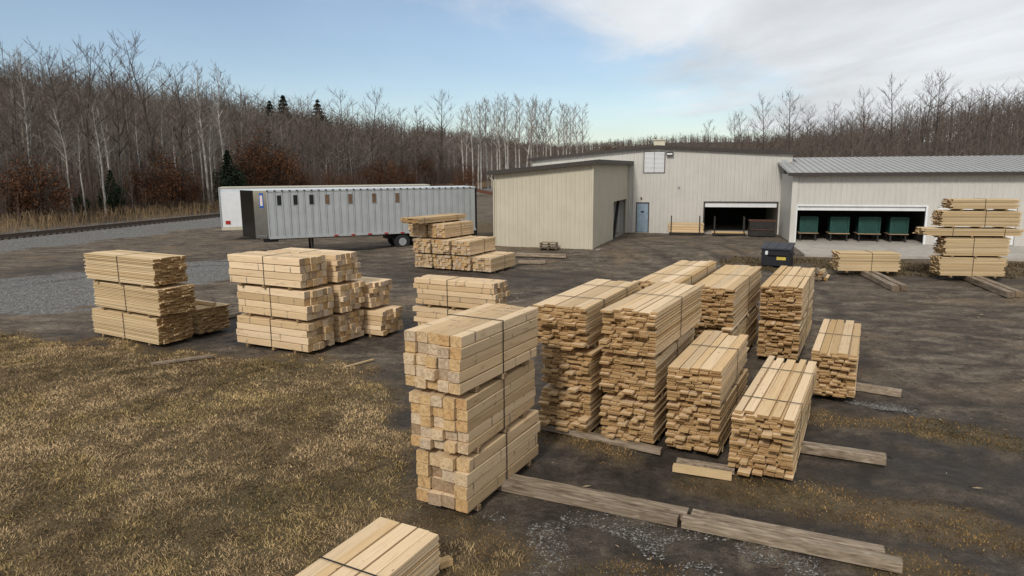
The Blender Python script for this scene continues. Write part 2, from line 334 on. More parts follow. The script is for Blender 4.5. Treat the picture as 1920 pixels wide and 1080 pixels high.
ny, nx = GX.shape; idx = np.arange(nx*ny).reshape(ny, nx)
Fq = np.stack([idx[:-1, :-1], idx[:-1, 1:], idx[1:, 1:], idx[1:, :-1]], -1).reshape(-1, 4)
def ground_material():
    m, t, b = base_mat('yard_ground', .92, 0, .2); L = t.links.new
    geo = t.nodes.new('ShaderNodeNewGeometry'); P = geo.outputs['Position']; a = t.nodes.new('ShaderNodeAttribute'); a.attribute_name = 'zone'
    s = t.nodes.new('ShaderNodeSeparateColor'); L(a.outputs['Color'], s.inputs[0]); g, gr, mud = s.outputs
    big = noise(t, P, .35, 5, .6); mid = noise(t, P, 2.2, 6, .65); fin = noise(t, P, 11, 9, .75)
    stretch = nd(t, 'ShaderNodeMapping'); stretch.inputs['Rotation'].default_value = (0, 0, math.radians(24)); stretch.inputs['Scale'].default_value = (.55, 1.0, 1); L(P, stretch.inputs[0])
    trk = noise(t, stretch.outputs[0], 1.3, 9, .68, .7)
    dirt = ramp(t, trk, [(.30, (.042, .034, .028)), (.44, (.085, .069, .054)), (.55, (.135, .110, .085)), (.70, (.21, .175, .135))])
    dirt = mixc(t, 1.0, dirt, ramp(t, fin, [(.3, (.60, .59, .58)), (.65, (1.25, 1.24, 1.22))]), 'MULTIPLY')
    tanm = ramp(t, big, [(.5, (0, 0, 0)), (.66, (1, 1, 1))]); dirt = mixc(t, mth(t, 'MULTIPLY', tanm, .45), dirt, (.19, .135, .082))
    dk = ramp(t, noise(t, P, .9, 6, .66, .5), [(.40, (1, 1, 1)), (.66, (.25, .25, .25))])
    dirt = mixc(t, mth(t, 'MULTIPLY', mud, dk), dirt, ramp(t, mid, [(.35, (.022, .018, .015)), (.7, (.062, .051, .042))]))
    dirt = mixc(t, 1.0, dirt, ramp(t, noise(t, P, 4.5, 8, .7, .3), [(.32, (.62, .61, .60)), (.5, (1, 1, 1)), (.68, (1.32, 1.30, 1.27))]), 'MULTIPLY')
    dirt = mixc(t, 1.0, dirt, ramp(t, noise(t, P, 32, 3, .6), [(.33, (.68, .67, .66)), (.66, (1.3, 1.29, 1.28))]), 'MULTIPLY')
    vor = nd(t, 'ShaderNodeTexVoronoi', Scale=13.0); L(P, vor.inputs['Vector'])
    stone = mixc(t, 1.0, ramp(t, noise(t, P, 5, 3), [(.35, (.17, .162, .15)), (.65, (.32, .305, .28))]), ramp(t, vor.outputs['Distance'], [(.15, (1.15, 1.15, 1.15)), (.6, (.45, .45, .45))]), 'MULTIPLY')
    soil = ramp(t, mid, [(.3, (.060, .042, .023)), (.5, (.115, .081, .043)), (.72, (.18, .128, .070))])
    soil = mixc(t, ramp(t, big, [(.45, (0, 0, 0)), (.7, (1, 1, 1))]), soil, ramp(t, mid, [(.3, (.040, .036, .017)), (.7, (.125, .098, .050))]))
    c = mixc(t, ramp(t, mth(t, 'ADD', gr, mth(t, 'MULTIPLY', mth(t, 'SUBTRACT', mid, .5), .8)), [(.3, (0, 0, 0)), (.7, (1, 1, 1))]), dirt, stone)
    tk_ = mth(t, 'MULTIPLY', mth(t, 'SUBTRACT', 1.0, a.outputs['Alpha']), ramp(t, fin, [(.3, (.35, .35, .35)), (.6, (1, 1, 1))]))
    c = mixc(t, mth(t, 'MULTIPLY', tk_, .75), c, (.034, .028, .024))
    c = mixc(t, g, c, soil)
    # beyond the yard: leaf litter and far woods
    sp = t.nodes.new('ShaderNodeSeparateXYZ'); L(P, sp.inputs[0]); dist = nd(t, 'ShaderNodeVectorMath', operation='LENGTH'); L(P, dist.inputs[0])
    farm = nd(t, 'ShaderNodeMapRange'); L(sp.outputs[2], farm.inputs[0]); farm.inputs[1].default_value = .6; farm.inputs[2].default_value = 2.5
    wood_ = ramp(t, noise(t, P, .12, 8, .75), [(.3, (.035, .028, .024)), (.7, (.10, .080, .066))])
    c = mixc(t, farm.outputs[0], c, wood_)
    L(c, b.inputs['Base Color'])
    rr = ramp(t, mth(t, 'MULTIPLY', mud, dk), [(.3, (.93, .93, .93)), (.9, (.62, .62, .62))]); L(rr, b.inputs['Roughness'])
    bump(t, b, mth(t, 'ADD', mth(t, 'ADD', mth(t, 'ADD', fin, mid), mth(t, 'MULTIPLY', trk, 1.2)), mth(t, 'MULTIPLY', vor.outputs['Distance'], gr)), .9, .05)
    return m
M['ground'] = ground_material()
gme = mesh_np('ground', np.stack([x_, y_, Z], -1), Fq, M['ground'], True)
ca = gme.color_attributes.new('zone', 'FLOAT_COLOR', 'POINT')
ca.data.foreach_set('color', np.stack([zg, zr, zm, 1-trk_], -1).astype(np.float32).ravel())
tag(link('ground', gme), kind='structure')
def gzz(x, y): return float(gz(np.array([x]), np.array([y]))[0])
# ------------------------------------------------------------------ railway
def tpt(t_, o, z=0): p = T0+TD*t_+TN*o; return (p[0], p[1], gzz(p[0], p[1])+z)
ang_t = math.atan2(TD[1], TD[0])
rw = empty('railway_track', tpt(0, 0), 0, 'single railway track on grey ballast along the edge of the wood', 'railway track')
def loc(p): return (p[0]-rw.location[0], p[1]-rw.location[1], p[2]-rw.location[2])
for o_ in (-.72, .72):
    mb = MB(); a_, b_ = tpt(-40, o_, .13), tpt(330, o_, .13)
    for i in range(37):
        p, q = loc(tpt(-40+i*10, o_, .13)), loc(tpt(-30+i*10, o_, .13)); mb.bar(p, q, .07, .15); mb.bar((p[0], p[1], p[2]-.07), (q[0], q[1], q[2]-.07), .14, .03)
    mb.build('rail', M['rail'], rw)
sl = mesh_np('sleeper', *(lambda m_: (m_.v, m_.f))(MB().box((0, 0, 0), (.24, 2.5, .16))), M['sleeper'])
for i in range(150):
    o = link('sleeper', sl, rw); o.location = loc(tpt(-30+i*.62, 0, -.02)); o.rotation_euler = (0, 0, ang_t+random.uniform(-.02, .02))
mb = MB()
for i in range(240): mb.box(loc(tpt(63+i*.9, 0, -.02)), (.24, 2.5, .16), ang_t)
tag(mb.build('sleepers_far', M['sleeper'], rw), kind='stuff')
# ------------------------------------------------------------------ buildings
def W3(e_, n_, z):
    p = BE*e_+BN*n_
    if ROT is not None:
        c, a = ROT; d = p-c; p = c+np.array([d[0]*math.cos(a)-d[1]*math.sin(a), d[0]*math.sin(a)+d[1]*math.cos(a)])
    return (p[0], p[1], z)
E0 = 15.034*BE[0]+53.2786*BE[1]            # e-coordinate of the reference jamb
ROT = None
def ribbed(name, mat, parent, e0, e1, n_, z0, za, zb, axis_='e', out_=-1, pitch=.30):
    """metal siding with real ribs from e0 to e1 at depth n_ (or along n at width e)"""
    xs = [e0]; k = e0
    L_ = abs(e1-e0); cnt = max(1, int(round(L_/pitch))); st = (e1-e0)/cnt; prof = []
    for i in range(cnt):
        b0 = e0+i*st
        prof += [(b0, 0), (b0+st*.10, .028), (b0+st*.22, .028), (b0+st*.32, 0), (b0+st*.62, 0), (b0+st*.66, .010), (b0+st*.72, .010), (b0+st*.76, 0)]
    prof.append((e1, 0)); V = []; Fc = []
    for (s_, d) in prof:
        zt = za+(zb-za)*(s_-e0)/(e1-e0)
        for z in (z0, zt): V.append(W3(s_, n_+out_*d, z) if axis_ == 'e' else W3(n_+out_*d, s_, z))
    for i in range(len(prof)-1): Fc.append((2*i, 2*i+2, 2*i+3, 2*i+1))
    # thickness: a flat inner skin
    b = len(V); th = -out_*.10
    for s_ in (e0, e1):
        zt = za if s_ == e0 else zb
        for z in (z0, zt): V.append(W3(s_, n_+th, z) if axis_ == 'e' else W3(n_+th, s_, z))
    Fc += [(b, b+1, b+3, b+2), (0, 1, b+1, b), (2*len(prof)-2, b+2, b+3, 2*len(prof)-1)]
    return link(name, mesh_np(name, V, Fc, mat), parent)
def ebox(name, mat, parent, e0, e1, n0, n1, z0, z1):
    return MB().prism([W3(e0, n0, 0)[:2], W3(e1, n0, 0)[:2], W3(e1, n1, 0)[:2], W3(e0, n1, 0)[:2]], z0, z1).build(name, mat, parent)
def eslope(name, mat, parent, e0, e1, n0, n1, zl, zr_, th):
    mb = MB(); P = [W3(e0, n0, 0)[:2], W3(e1, n0, 0)[:2], W3(e1, n1, 0)[:2], W3(e0, n1, 0)[:2]]; zt = [zl, zr_, zr_, zl]
    for p, z in zip(P, zt): mb.v.append(np.array([p[0], p[1], z-th]))
    for p, z in zip(P, zt): mb.v.append(np.array([p[0], p[1], z]))
    for i in range(4): j = (i+1) % 4; mb.f.append((i, j, 4+j, 4+i))
    mb.f += [(3, 2, 1, 0), (4, 5, 6, 7)]; return mb.build(name, mat, parent)
# --- main gabled building
GN = 55.33; g0, g1, pk = E0-13.72, E0+6.15, E0-3.79; zb = .30; zl, zp, zr = 6.12, 7.02, 6.42
main = empty('gabled_building', (0, 0, 0), 0, 'large white metal building with low gable, blue door and wall louver', 'building')
def ztop(e_): return zl+(zp-zl)*(e_-g0)/(pk-g0) if e_ < pk else zp+(zr-zp)*(e_-pk)/(g1-pk)
dl, dr, ol, orr = E0-5.28, E0-4.26, E0-.06, E0+5.28
for a_, b_, z_ in ((g0, dl, zb), (dl, dr, 2.76), (dr, pk, zb), (pk, ol, zb), (ol, orr, 2.80), (orr, g1, zb)):
    ribbed('wall_panel', M['white_siding'], main, a_, b_, GN, z_, ztop(a_), ztop(b_))
ribbed('side_wall', M['white_siding'], main, GN, GN+34, g0, zb, zl, zl, 'n', -1, .6); ebox('side_wall', M['white_siding'], main, g1-.1, g1, GN+.1, GN+34, zb, zr)
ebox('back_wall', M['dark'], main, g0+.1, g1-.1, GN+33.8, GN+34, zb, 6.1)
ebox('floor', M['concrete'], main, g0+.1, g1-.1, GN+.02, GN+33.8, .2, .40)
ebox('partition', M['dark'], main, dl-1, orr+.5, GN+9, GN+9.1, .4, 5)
for a_, b_ in ((g0-.35, pk), (pk, g1+.25)):
    za_, zb_ = ztop(max(a_, g0)), ztop(min(b_, g1)); eslope('roof', M['roof'], main, a_, b_, GN-.2, GN+34.2, za_+.12, zb_+.12, .1)
    eslope('fascia', M['fascia'], main, a_, b_, GN-.28, GN-.2, za_+.16, zb_+.16, .24)
d = ebox('door', M['doorblue'], main, dl+.07, dr-.07, GN-.01, GN+.04, .42, 2.69)
ebox('door_window', M['black'], d, dl+.38, dr-.38, GN-.016, GN-.01, 1.95, 2.08); ebox('handle', M['galv'], d, dl+.13, dl+.2, GN-.06, GN-.01, 1.35, 1.5)
for q in ((dl, dl+.07, .4, 2.76), (dr-.07, dr, .4, 2.76)): ebox('door_frame', M['fascia'], main, q[0], q[1], GN-.05, GN+.06, q[2], q[3])
ebox('door_frame', M['fascia'], main, dl, dr, GN-.05, GN+.06, 2.69, 2.77)
ebox('roller_door', M['whitepaint'], main, ol+.05, orr-.05, GN+.06, GN+.12, 2.42, 2.80)
for q in ((ol-.06, ol+.03, .35, 2.86), (orr-.03, orr+.06, .35, 2.86)): ebox('door_trim', M['fascia'], main, q[0], q[1], GN-.05, GN+.03, q[2], q[3])
ebox('door_trim', M['fascia'], main, ol+.03, orr-.03, GN-.05, GN+.03, 2.79, 2.86)
lv = ebox('louver', M['fascia'], main, E0-4.78, E0-3.13, GN-.06, GN-.03, 5.05, 6.70)
for i in range(16): ebox('slat', M['whitepaint'], lv, E0-4.72, E0-3.97 if True else 0, GN-.10, GN-.062, 5.10+i*.098, 5.18+i*.098)
for i in range(16): ebox('slat', M['whitepaint'], lv, E0-3.94, E0-3.19, GN-.10, GN-.062, 5.10+i*.098, 5.18+i*.098)
wl = ebox('wall_light', M['steel_dark'], main, E0-3.05, E0-2.55, GN-.35, GN-.03, 6.42, 6.66); ebox('lens', M['whitepaint'], wl, E0-3.0, E0-2.6, GN-.365, GN-.35, 6.44, 6.56)
ebox('meter_box', M['galv'], main, E0-2.1, E0-1.98, GN-.12, GN-.03, 3.9, 4.05); ebox('bell', M['rust'], main, E0-4.95, E0-4.83, GN-.13, GN-.03, 3.02, 3.16)
p_ = MB().tube([W3(E0+5.55, GN-.12, .5), W3(E0+5.55, GN-.12, 5.7)], .045).tube([W3(E0+5.72, GN-.12, .5), W3(E0+5.72, GN-.12, 5.6)], .03)
for z in (1.0, 2.9, 4.9): p_.box(W3(E0+5.63, GN-.09, z), (.42, .1, .06), math.atan2(BE[1], BE[0]))
p_.build('conduit', M['galv'], main)
ebox('conduit_cap', M['galv'], main, E0+5.42, E0+5.72, GN-.2, GN-.03, 5.6, 6.0)
v_ = ebox('roof_vent', M['cream'], main, pk-.45, pk+.45, GN+5, GN+6, 7.15, 7.75); ebox('vent_cap', M['cream'], v_, pk-.55, pk+.55, GN+4.9, GN+6.1, 7.75, 7.82)
# --- annex with mono-pitch roof
AN = 43.5; a0, a1 = E0-13.85, E0-7.24; GNs = GN-.03
ax = empty('annex_building', (0, 0, 0), 0, 'cream metal lean-to annex with single-slope roof in front of the gabled building', 'building')
za0, za1, za2 = 5.16, 5.78, 5.98; GNs = AN+11.95; ROT = (BE*a1+BN*AN, math.radians(-6))
ribbed('front_wall', M['cream'], ax, a0, a1, AN, .12, za0, za1)
ribbed('side_wall', M['cream'], ax, AN, AN+6.6, a1, .12, za1, za1, 'n', 1); ribbed('side_wall', M['cream'], ax, AN+6.6, GNs-.3, a1, 3.05, za1, za1, 'n', 1)
ribbed('side_wall', M['cream'], ax, GNs-.3, GNs, a1, .12, za1, za1, 'n', 1)
ebox('side_wall', M['cream'], ax, a0, a0+.1, AN+.1, GNs, .12, za0)
ebox('corner_trim', M['cream'], ax, a1-.06, a1+.05, AN-.05, AN+.06, .12, za1); ebox('corner_trim', M['cream'], ax, a0-.05, a0+.06, AN-.05, AN+.06, .12, za0)
ebox('floor', M['concrete'], ax, a0+.1, a1-.1, AN+.1, GNs, .1, .36)
eslope('roof', M['roof'], ax, a0-.42, a1+.38, AN-.35, GNs, za0+.11, za1+.17, .1)
eslope('fascia', M['fascia'], ax, a0-.42, a1+.35, AN-.43, AN-.35, za0+.14, za1+.19, .26)
ebox('fascia', M['fascia'], ax, a1+.38, a1+.46, AN-.43, GNs, za1-.07, za1+.2)
ebox('concrete_curb', M['concrete'], ax, a1+.02, a1+.45, AN-.1, AN+8, .02, .30)
mb = MB(); mb.bar(W3(a1-.15, AN+7.4, .3), W3(a1-.25, AN+9.6, 3.0), .2, .25); mb.build('leaning_beam', M['steel_dark'], ax)
MB().tube([W3(a0-.40, AN-.15, 5.05), W3(a0-.30, AN-.12, 4.85), W3(a0-.08, AN-.1, 4.68), W3(a0-.08, AN-.1, .4)], .05).build('downpipe', M['cream'], ax)
ROT = None
# --- long shed
SN = 49.49; s0, s1 = E0+5.45, E0+30; so0, so1 = E0+5.80, E0+13.6; sd0, sd1 = E0+14.25, E0+18.75
sh = empty('long_shed', (0, 0, 0), 0, 'long low white metal shed with grey ribbed roof and wide open bay', 'building')
for a_, b_, z_ in ((s0, so0, .4), (so0, so1, 2.84), (so1, sd0, .4), (sd0, sd1, 2.82), (sd1, s1, .4)): ribbed('wall_panel', M['white_siding'], sh, a_, b_, SN, z_, 4.95, 4.95, 'e', -1, .33)
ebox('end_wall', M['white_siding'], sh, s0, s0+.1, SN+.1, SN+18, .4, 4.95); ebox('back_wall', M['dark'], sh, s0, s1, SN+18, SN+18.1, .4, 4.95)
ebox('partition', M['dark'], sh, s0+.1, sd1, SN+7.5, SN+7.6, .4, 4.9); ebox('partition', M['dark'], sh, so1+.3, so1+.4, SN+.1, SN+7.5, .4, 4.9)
ebox('corner_trim', M['white_siding'], sh, s0-.05, s0+.3, SN-.07, SN-.035, .4, 4.95)
def nslope(name, mat, parent, e0, e1, n0, n1, z0, z1, th):
    mb = MB(); P = [W3(e0, n0, 0), W3(e1, n0, 0), W3(e1, n1, 0), W3(e0, n1, 0)]; zt = [z0, z0, z1, z1]
    for p, z in zip(P, zt): mb.v.append(np.array([p[0], p[1], z-th]))
    for p, z in zip(P, zt): mb.v.append(np.array([p[0], p[1], z]))
    for i in range(4): j = (i+1) % 4; mb.f.append((i, j, 4+j, 4+i))
    mb.f += [(3, 2, 1, 0), (4, 5, 6, 7)]; return mb.build(name, mat, parent)
nslope('roof', M['roof'], sh, s0-.35, s1, SN-.45, SN+9, 5.04, 6.16, .08); nslope('roof', M['roof'], sh, s0-.35, s1, SN+9, SN+18.4, 6.16, 5.04, .08)
rb = mesh_np('roof_rib', *(lambda m_: (m_.v, m_.f))(MB().bar((0, 0, 0), (0, 9.43, 1.118), .06, .05)), M['roof'])
ra = math.atan2(BE[1], BE[0]); k_ = s0-.25
while k_ < s1:
    o = link('roof_rib', rb, sh); p = W3(k_, SN-.47, 5.055); o.location = p; o.rotation_euler = (0, 0, ra); k_ += .42
ebox('gutter', M['fascia'], sh, s0-.4, s1, SN-.6, SN-.46, 4.84, 5.06)
ebox('rolled_door', M['whitepaint'], sh, so0+.04, so1-.04, SN+.07, SN+.13, 2.56, 2.84)
for q in ((so0-.1, so0+.02, .4, 2.94), (so1-.02, so1+.1, .4, 2.94)): ebox('door_trim', M['whitepaint'], sh, q[0], q[1], SN-.06, SN+.06, q[2], q[3])
ebox('door_trim', M['whitepaint'], sh, so0+.02, so1-.02, SN-.06, SN+.06, 2.84, 2.94)
gd = ebox('garage_door', M['whitepaint'], sh, sd0+.02, sd1-.02, SN+.05, SN+.10, .42, 2.82)
for i in range(7): ebox('door_section', M['whitepaint'], gd, sd0+.04, sd1-.04, SN+.02, SN+.05, .45+i*.338, .45+i*.338+.322)
sl_ = MB().prism([W3(s0-.1, SN-6.8, 0)[:2], W3(s1, SN-6.8, 0)[:2], W3(s1, SN+17.9, 0)[:2], W3(s0+.12, SN+17.9, 0)[:2], W3(s0+.12, SN-.1, 0)[:2], W3(s0-.1, SN-.1, 0)[:2]], .1, .405).build('concrete_apron', M['concrete'])
tag(sl_, kind='structure')
# --- green carts in the shed bay
def cart(e0, e1, n_, label):
    r = empty('green_cart', W3((e0+e1)/2, n_, .405), ra, label, 'cart', 'green carts in the shed bay'); w_ = (e1-e0)/2
    MB().box((0, 0, 1.13), (2*w_-.1, 1.1, 1.05)).build('box', M['green'], r)
    for q in ((0, -.56, 1.63, 2*w_, .1, .1), (0, -.56, .63, 2*w_, .1, .1), (-w_+.05, -.57, 1.13, .1, .1, 1.1), (w_-.05, -.57, 1.13, .1, .1, 1.1)): MB().box(q[:3], q[3:]).build('frame_rail', M['green'], r)
    MB().box((0, -.05, .54), (2*w_+.1, 1.2, .06)).build('deck', M['dunnage'], r)
    for sx_ in (-1, 1):
        for sy in (-.5, .5): MB().box((sx_*(w_-.1), sy, .26), (.09, .09, .52)).build('leg', M['steel_dark'], r)
for i, (a_, b_) in enumerate(((6.18, 7.35), (8.12, 9.33), (9.9, 11.25), (11.83, 12.95))):
    cart(E0+a_, E0+b_, SN+1.6, ('green cart nearest the left jamb of the open shed bay', 'second green cart from the left inside the open shed bay', 'third green cart from the left inside the open shed bay', 'green cart nearest the right jamb of the open shed bay')[i])
# --- racks and bin in front of the gabled building
def rack(e0, e1, n_, zw, label, nl):
    r = empty('lumber_rack', W3((e0+e1)/2, n_, .36), ra, label, 'lumber rack'); w_ = (e1-e0)/2
    MB().box((0, -.3, .14), (2*w_, .1, .14)).box((0, .3, .14), (2*w_, .1, .14)).build('base_beam', M['steel_dark'], r)
    for sx_ in (-.9, .9): MB().box((sx_*w_, 0, .05), (.12, 1.0, .1)).build('cross_foot', M['steel_dark'], r)
    for sx_ in (-.88, .88):
        for sy in (-.42, .42): MB().box((sx_*w_, sy, .75), (.07, .07, 1.4)).build('post', M['steel_dark'], r)
    for i in range(nl):
        for j in range(4):
            o = link('board', random.choice(BM), r); o.scale = (2*w_*random.uniform(1.0, 1.1), .17, .085); o.location = (random.uniform(-.08, .12), -.27+j*.18, .26+i*.09)
BM = []
def unit_board(mat, cut=0.0, jit=.0):
    mb = MB(); P = [(-.5+cut, -.5), (.5-cut, -.5), (.5, -.5+cut), (.5, .5-cut), (.5-cut, .5), (-.5+cut, .5), (-.5, .5-cut), (-.5, -.5+cut)] if cut else [(-.5, -.5), (.5, -.5), (.5, .5), (-.5, .5)]
    n_ = len(P)
    for sx_ in (-.5, .5):
        dy, dz = random.uniform(-jit, jit), random.uniform(-jit, jit)*.6; sk = random.uniform(-.004, .004)
        for (a, b) in P: mb.v.append(np.array([sx_+sk*a, a*(1+random.uniform(-jit, jit))+dy*.4, b*(1+random.uniform(-jit, 0))+dz*.4]))
    for i in range(n_): j = (i+1) % n_; mb.f.append((i, j, n_+j, n_+i))
    mb.f += [tuple(reversed(range(n_))), tuple(range(n_, 2*n_))]
    return mesh_np('board', mb.v, mb.f, mat)
BM = [unit_board(M['board'], 0, .06) for i in range(8)]; BY = [unit_board(M['yellow'], 0, .05) for i in range(6)]
TM = [unit_board(M['tie'], .06, .055) for i in range(8)]; DM = [unit_board(M['dunnage'], 0, .03) for i in range(3)]; GM = [unit_board(M['grey'], .06, .06) for i in range(4)]
rack(E0-2.64, E0-.25, GN-1.3, 0, 'steel rack of yellow boards against the white wall left of the open bay', 8)
rack(E0+.55, E0+2.95, GN-1.5, 0, 'steel post rack with a single layer of boards before the dark bay', 1)
def steel_bin():
    r = empty('steel_bin', W3(E0+4.05, GN-1.7, .36), ra, 'dark open-topped steel bin at the right of the gabled building bay', 'bin')
    for q in ((0, -.55, .62, 1.75, .05, 1.1), (0, .55, .62, 1.75, .05, 1.1), (-.87, 0, .62, .05, 1.05, 1.1), (.87, 0, .62, .05, 1.05, 1.1)): MB().box(q[:3], q[3:]).build('side_plate', M['steel_dark'], r)
    MB().box((0, 0, .1), (1.7, 1.05, .05)).build('floor_plate', M['steel_dark'], r)
    for q in ((0, -.56, 1.19, 1.84, .09, .06), (0, .56, 1.19, 1.84, .09, .06), (-.88, 0, 1.19, .09, 1.03, .06), (.88, 0, 1.19, .09, 1.03, .06), (0, -.6, .55, 1.8, .05, .05)): MB().box(q[:3], q[3:]).build('rim', M['rust'], r)
    for sx_ in (-.75, .75): MB().box((sx_, 0, .04), (.12, 1.05, .08)).build('skid', M['steel_dark'], r)
steel_bin()
# ------------------------------------------------------------------ trailers
def trailer_grey():
    A_ = at(508, 480); ang = math.radians(23); r = empty('chip_trailer', (A_[0], A_[1], 0), ang, 'grey ribbed chip trailer with polished nose and row of small windows', 'trailer')
    Lg, Wd, z0, z1 = 14.1, 2.55, 1.12, 4.18
    d1 = math.radians(164-23); d2 = math.radians(134-23); B_ = (math.cos(d1)*1.0, math.sin(d1)*1.0); C_ = (B_[0]+math.cos(d2)*2.0, B_[1]+math.sin(d2)*2.0)
    MB().prism([(0, 0.03), (Lg, 0.03), (Lg, Wd), (C_[0]+.05, Wd), (B_[0]+.03, B_[1]+.02)], z0, z1-.02).build('body', M['trailer'], r)
    # ribbed side skin made of panels between posts
    n_ = 31; st = Lg/n_
    for i in range(n_):
        MB().box((i*st+st/2, .012, (z0+z1)/2), (st-.10, .03, z1-z0-.14)).build('side_panel', M['trailer'], r)
        MB().box((i*st, -.01, (z0+z1)/2), (.07, .06, z1-z0-.12)).build('side_post', M['trailer'], r)
        MB().box((i*st+.02, -.03, z1-.02), (.1, .08, .09)).build('roof_bow_end', M['steel_dark'], r)
    MB().box((Lg/2, -.012, z0+.05), (Lg, .05, .16)).build('bottom_rail', M['trailer'], r); MB().box((Lg/2, -.012, z1-.04), (Lg, .05, .10)).build('top_rail', M['trailer'], r)
    MB().box((Lg+.03, Wd/2, (z0+z1)/2-.2), (.12, Wd+.04, z1-z0+.5)).build('rear_frame', M['black'], r)
    MB().prism([(0, -.02), (Lg, -.02), (Lg, Wd), (C_[0], Wd), (B_[0], B_[1])], z1, z1+.05).build('roof', M['tr_white'], r)
    for i, k in enumerate((1, 3.2, 5.4, 7.6, 10.9, 14.4, 17.9)):
        w_ = MB().box((k*st+.27, -.012, z1-.62), (.32, .05, .68)).build('window', M['galv'], r); MB().box((k*st+.27, -.04, z1-.62), (.26, .02, .62)).build('pane', M['black'] if i < 3 else M['plank_win'], w_)
    for i in range(9): MB().box((4.2+i*1.12, -.045, z0+.04), (.26, .03, .09)).build('marker_light', M['whitepaint'] if False else M['red'], r)
    for a, b, nm, mt in (((0, 0), B_, 'nose_corner', M['chrome']), (B_, C_, 'nose_panel', M['blackgloss'])):
        a = Vector((*a, 0)); b = Vector((*b, 0)); c = (a+b)/2; d_ = b-a; rz = math.atan2(d_.y, d_.x); nn = Vector((d_.y, -d_.x, 0)).normalized()*-.012
        o = MB().box((c.x-nn.x, c.y-nn.y, (z0+z1)/2), (d_.length, .03, z1-z0)).build('x', mt, r) if False else None
        mb = MB(); mb.box((c.x, c.y, (z0+z1)/2), (d_.length+.01, .05, z1-z0), rz); o = mb.build(nm, mt, r)
        if nm == 'nose_corner':
            def on(s_, z, off=.03): p = a+d_*s_; q = p+Vector((-d_.y, d_.x, 0)).normalized()*off; return (q.x, q.y, z)
            sg = 1 if on(.5, 0)[1] < c.y else -1
            f = lambda s_, z, k: on(s_, z, sg*k)
            mb = MB(); mb.box(f(.42, 3.55, .03), (.30, .012, .95), rz); dc = mb.build('decal', M['blue'], r)
            mb = MB(); mb.box(f(.42, 3.55, .038), (.17, .012, .66), rz); mb.build('decal_panel', M['whitepaint'], dc)
            for i, ch in enumerate('PITTS'):
                cu = bpy.data.curves.new('letter', 'FONT'); cu.body = ch; cu.size = .19; cu.align_x = 'CENTER'; cu.extrude = .004
                to = bpy.data.objects.new('tmp', cu); col.objects.link(to); dg = bpy.context.evaluated_depsgraph_get(); me = bpy.data.meshes.new_from_object(to.evaluated_get(dg)); bpy.data.objects.remove(to)
                me.materials.clear(); me.materials.append(M['orange']); lo = link('letter', me, dc); lo.location = f(.42, 3.74-i*.118, .05)
                lo.rotation_euler = (math.radians(90), 0, rz+(math.pi if sg < 0 and math.cos(rz) < 0 else 0))
            MB().box(f(.5, z0+.1, .05), (.7, .06, .16), rz).build('bumper_plate', M['chrome'], r)
    MB().box((.1, .9, z0-.12), (.9, 1.5, .22)).build('coupler_plate', M['black'], r)
    for x0 in (8.7, 9.95):
        for yy in (.32, Wd-.32):
            w_ = MB().tube([(x0, yy-.28, .52), (x0, yy+.28, .52)], .52, 20).build('wheel', M['rubber'], r); MB().tube([(x0, yy-.3, .52), (x0, yy+.3, .52)], .27, 14).build('rim', M['galv'], w_)
    MB().box((9.3, Wd/2, .85), (3.2, 1.0, .3)).build('axle_frame', M['steel_dark'], r); MB().box((Lg/2, Wd/2, z0-.08), (Lg-.5, .9, .16)).build('chassis', M['steel_dark'], r)
    for yy in (.5, Wd-.5): MB().box((2.7, yy, .56), (.14, .14, 1.12)).build('landing_leg', M['steel_dark'], r)
trailer_grey()
def trailer_white():
    Y = 54.0; A_ = at_depth(417, 426, Y); ang = math.radians(17); r = empty('box_trailer', (A_[0], A_[1], 0), ang, 'white box trailer parked behind the grey chip trailer', 'trailer')
    Lg, Wd, z0, z1 = 16.6, 2.6, 1.05, 4.12
    MB().box((Lg/2, Wd/2, (z0+z1)/2), (Lg, Wd, z1-z0)).build('body', M['tr_white'], r)
    MB().box((Lg/2, Wd/2, z1+.02), (Lg+.06, Wd+.08, .08)).build('roof', M['cream'], r)
    MB().box((-.03, -.0, (z0+z1)/2), (.10, .12, z1-z0+.05)).build('corner_post', M['galv'], r); MB().box((.9, -.02, 2.4), (1.7, .03, 2.7)).build('side_sheet', M['whitepaint'], r)
    MB().box((.45, -.05, 1.42), (.36, .03, .28)).build('marker_lamp', M['red'], r); MB().box((.9, -.03, .95), (1.9, .06, .26)).build('bottom_sill', M['cream'], r)
    for x0 in (11.8, 13.1):
        for yy in (.3, Wd-.3): w_ = MB().tube([(x0, yy-.26, .5), (x0, yy+.26, .5)], .5, 18).build('wheel', M['rubber'], r)
    MB().box((12.4, Wd/2, .8), (3, 1, .3)).build('axle_frame', M['steel_dark'], r)
    for yy in (.4, Wd-.4): MB().box((2.6, yy, .52), (.14, .14, 1.05)).build('landing_leg', M['steel_dark'], r)
trailer_white()
rs = empty('rusty_steel_arm', (*at(905, 372)[:2], 0), 0, 'rusty steel arm on a stand beyond the trailer, partly behind the annex', 'machine part'); bx_ = at(905, 372)
MB().bar((-6, 1, 1.6), (-1, 0, 1.5), .5, .6).bar((-1, 0, 1.5), (5, -1, .3), .5, .6).build('arm', M['rust'], rs); MB().box((-2.6, .5, .65), (.5, .5, 1.3)).build('stand', M['steel_dark'], rs)
MB().box((-2.6, .2, 1.62), (.5, .06, .4)).build('reflector_plate', M['whitepaint'], rs)
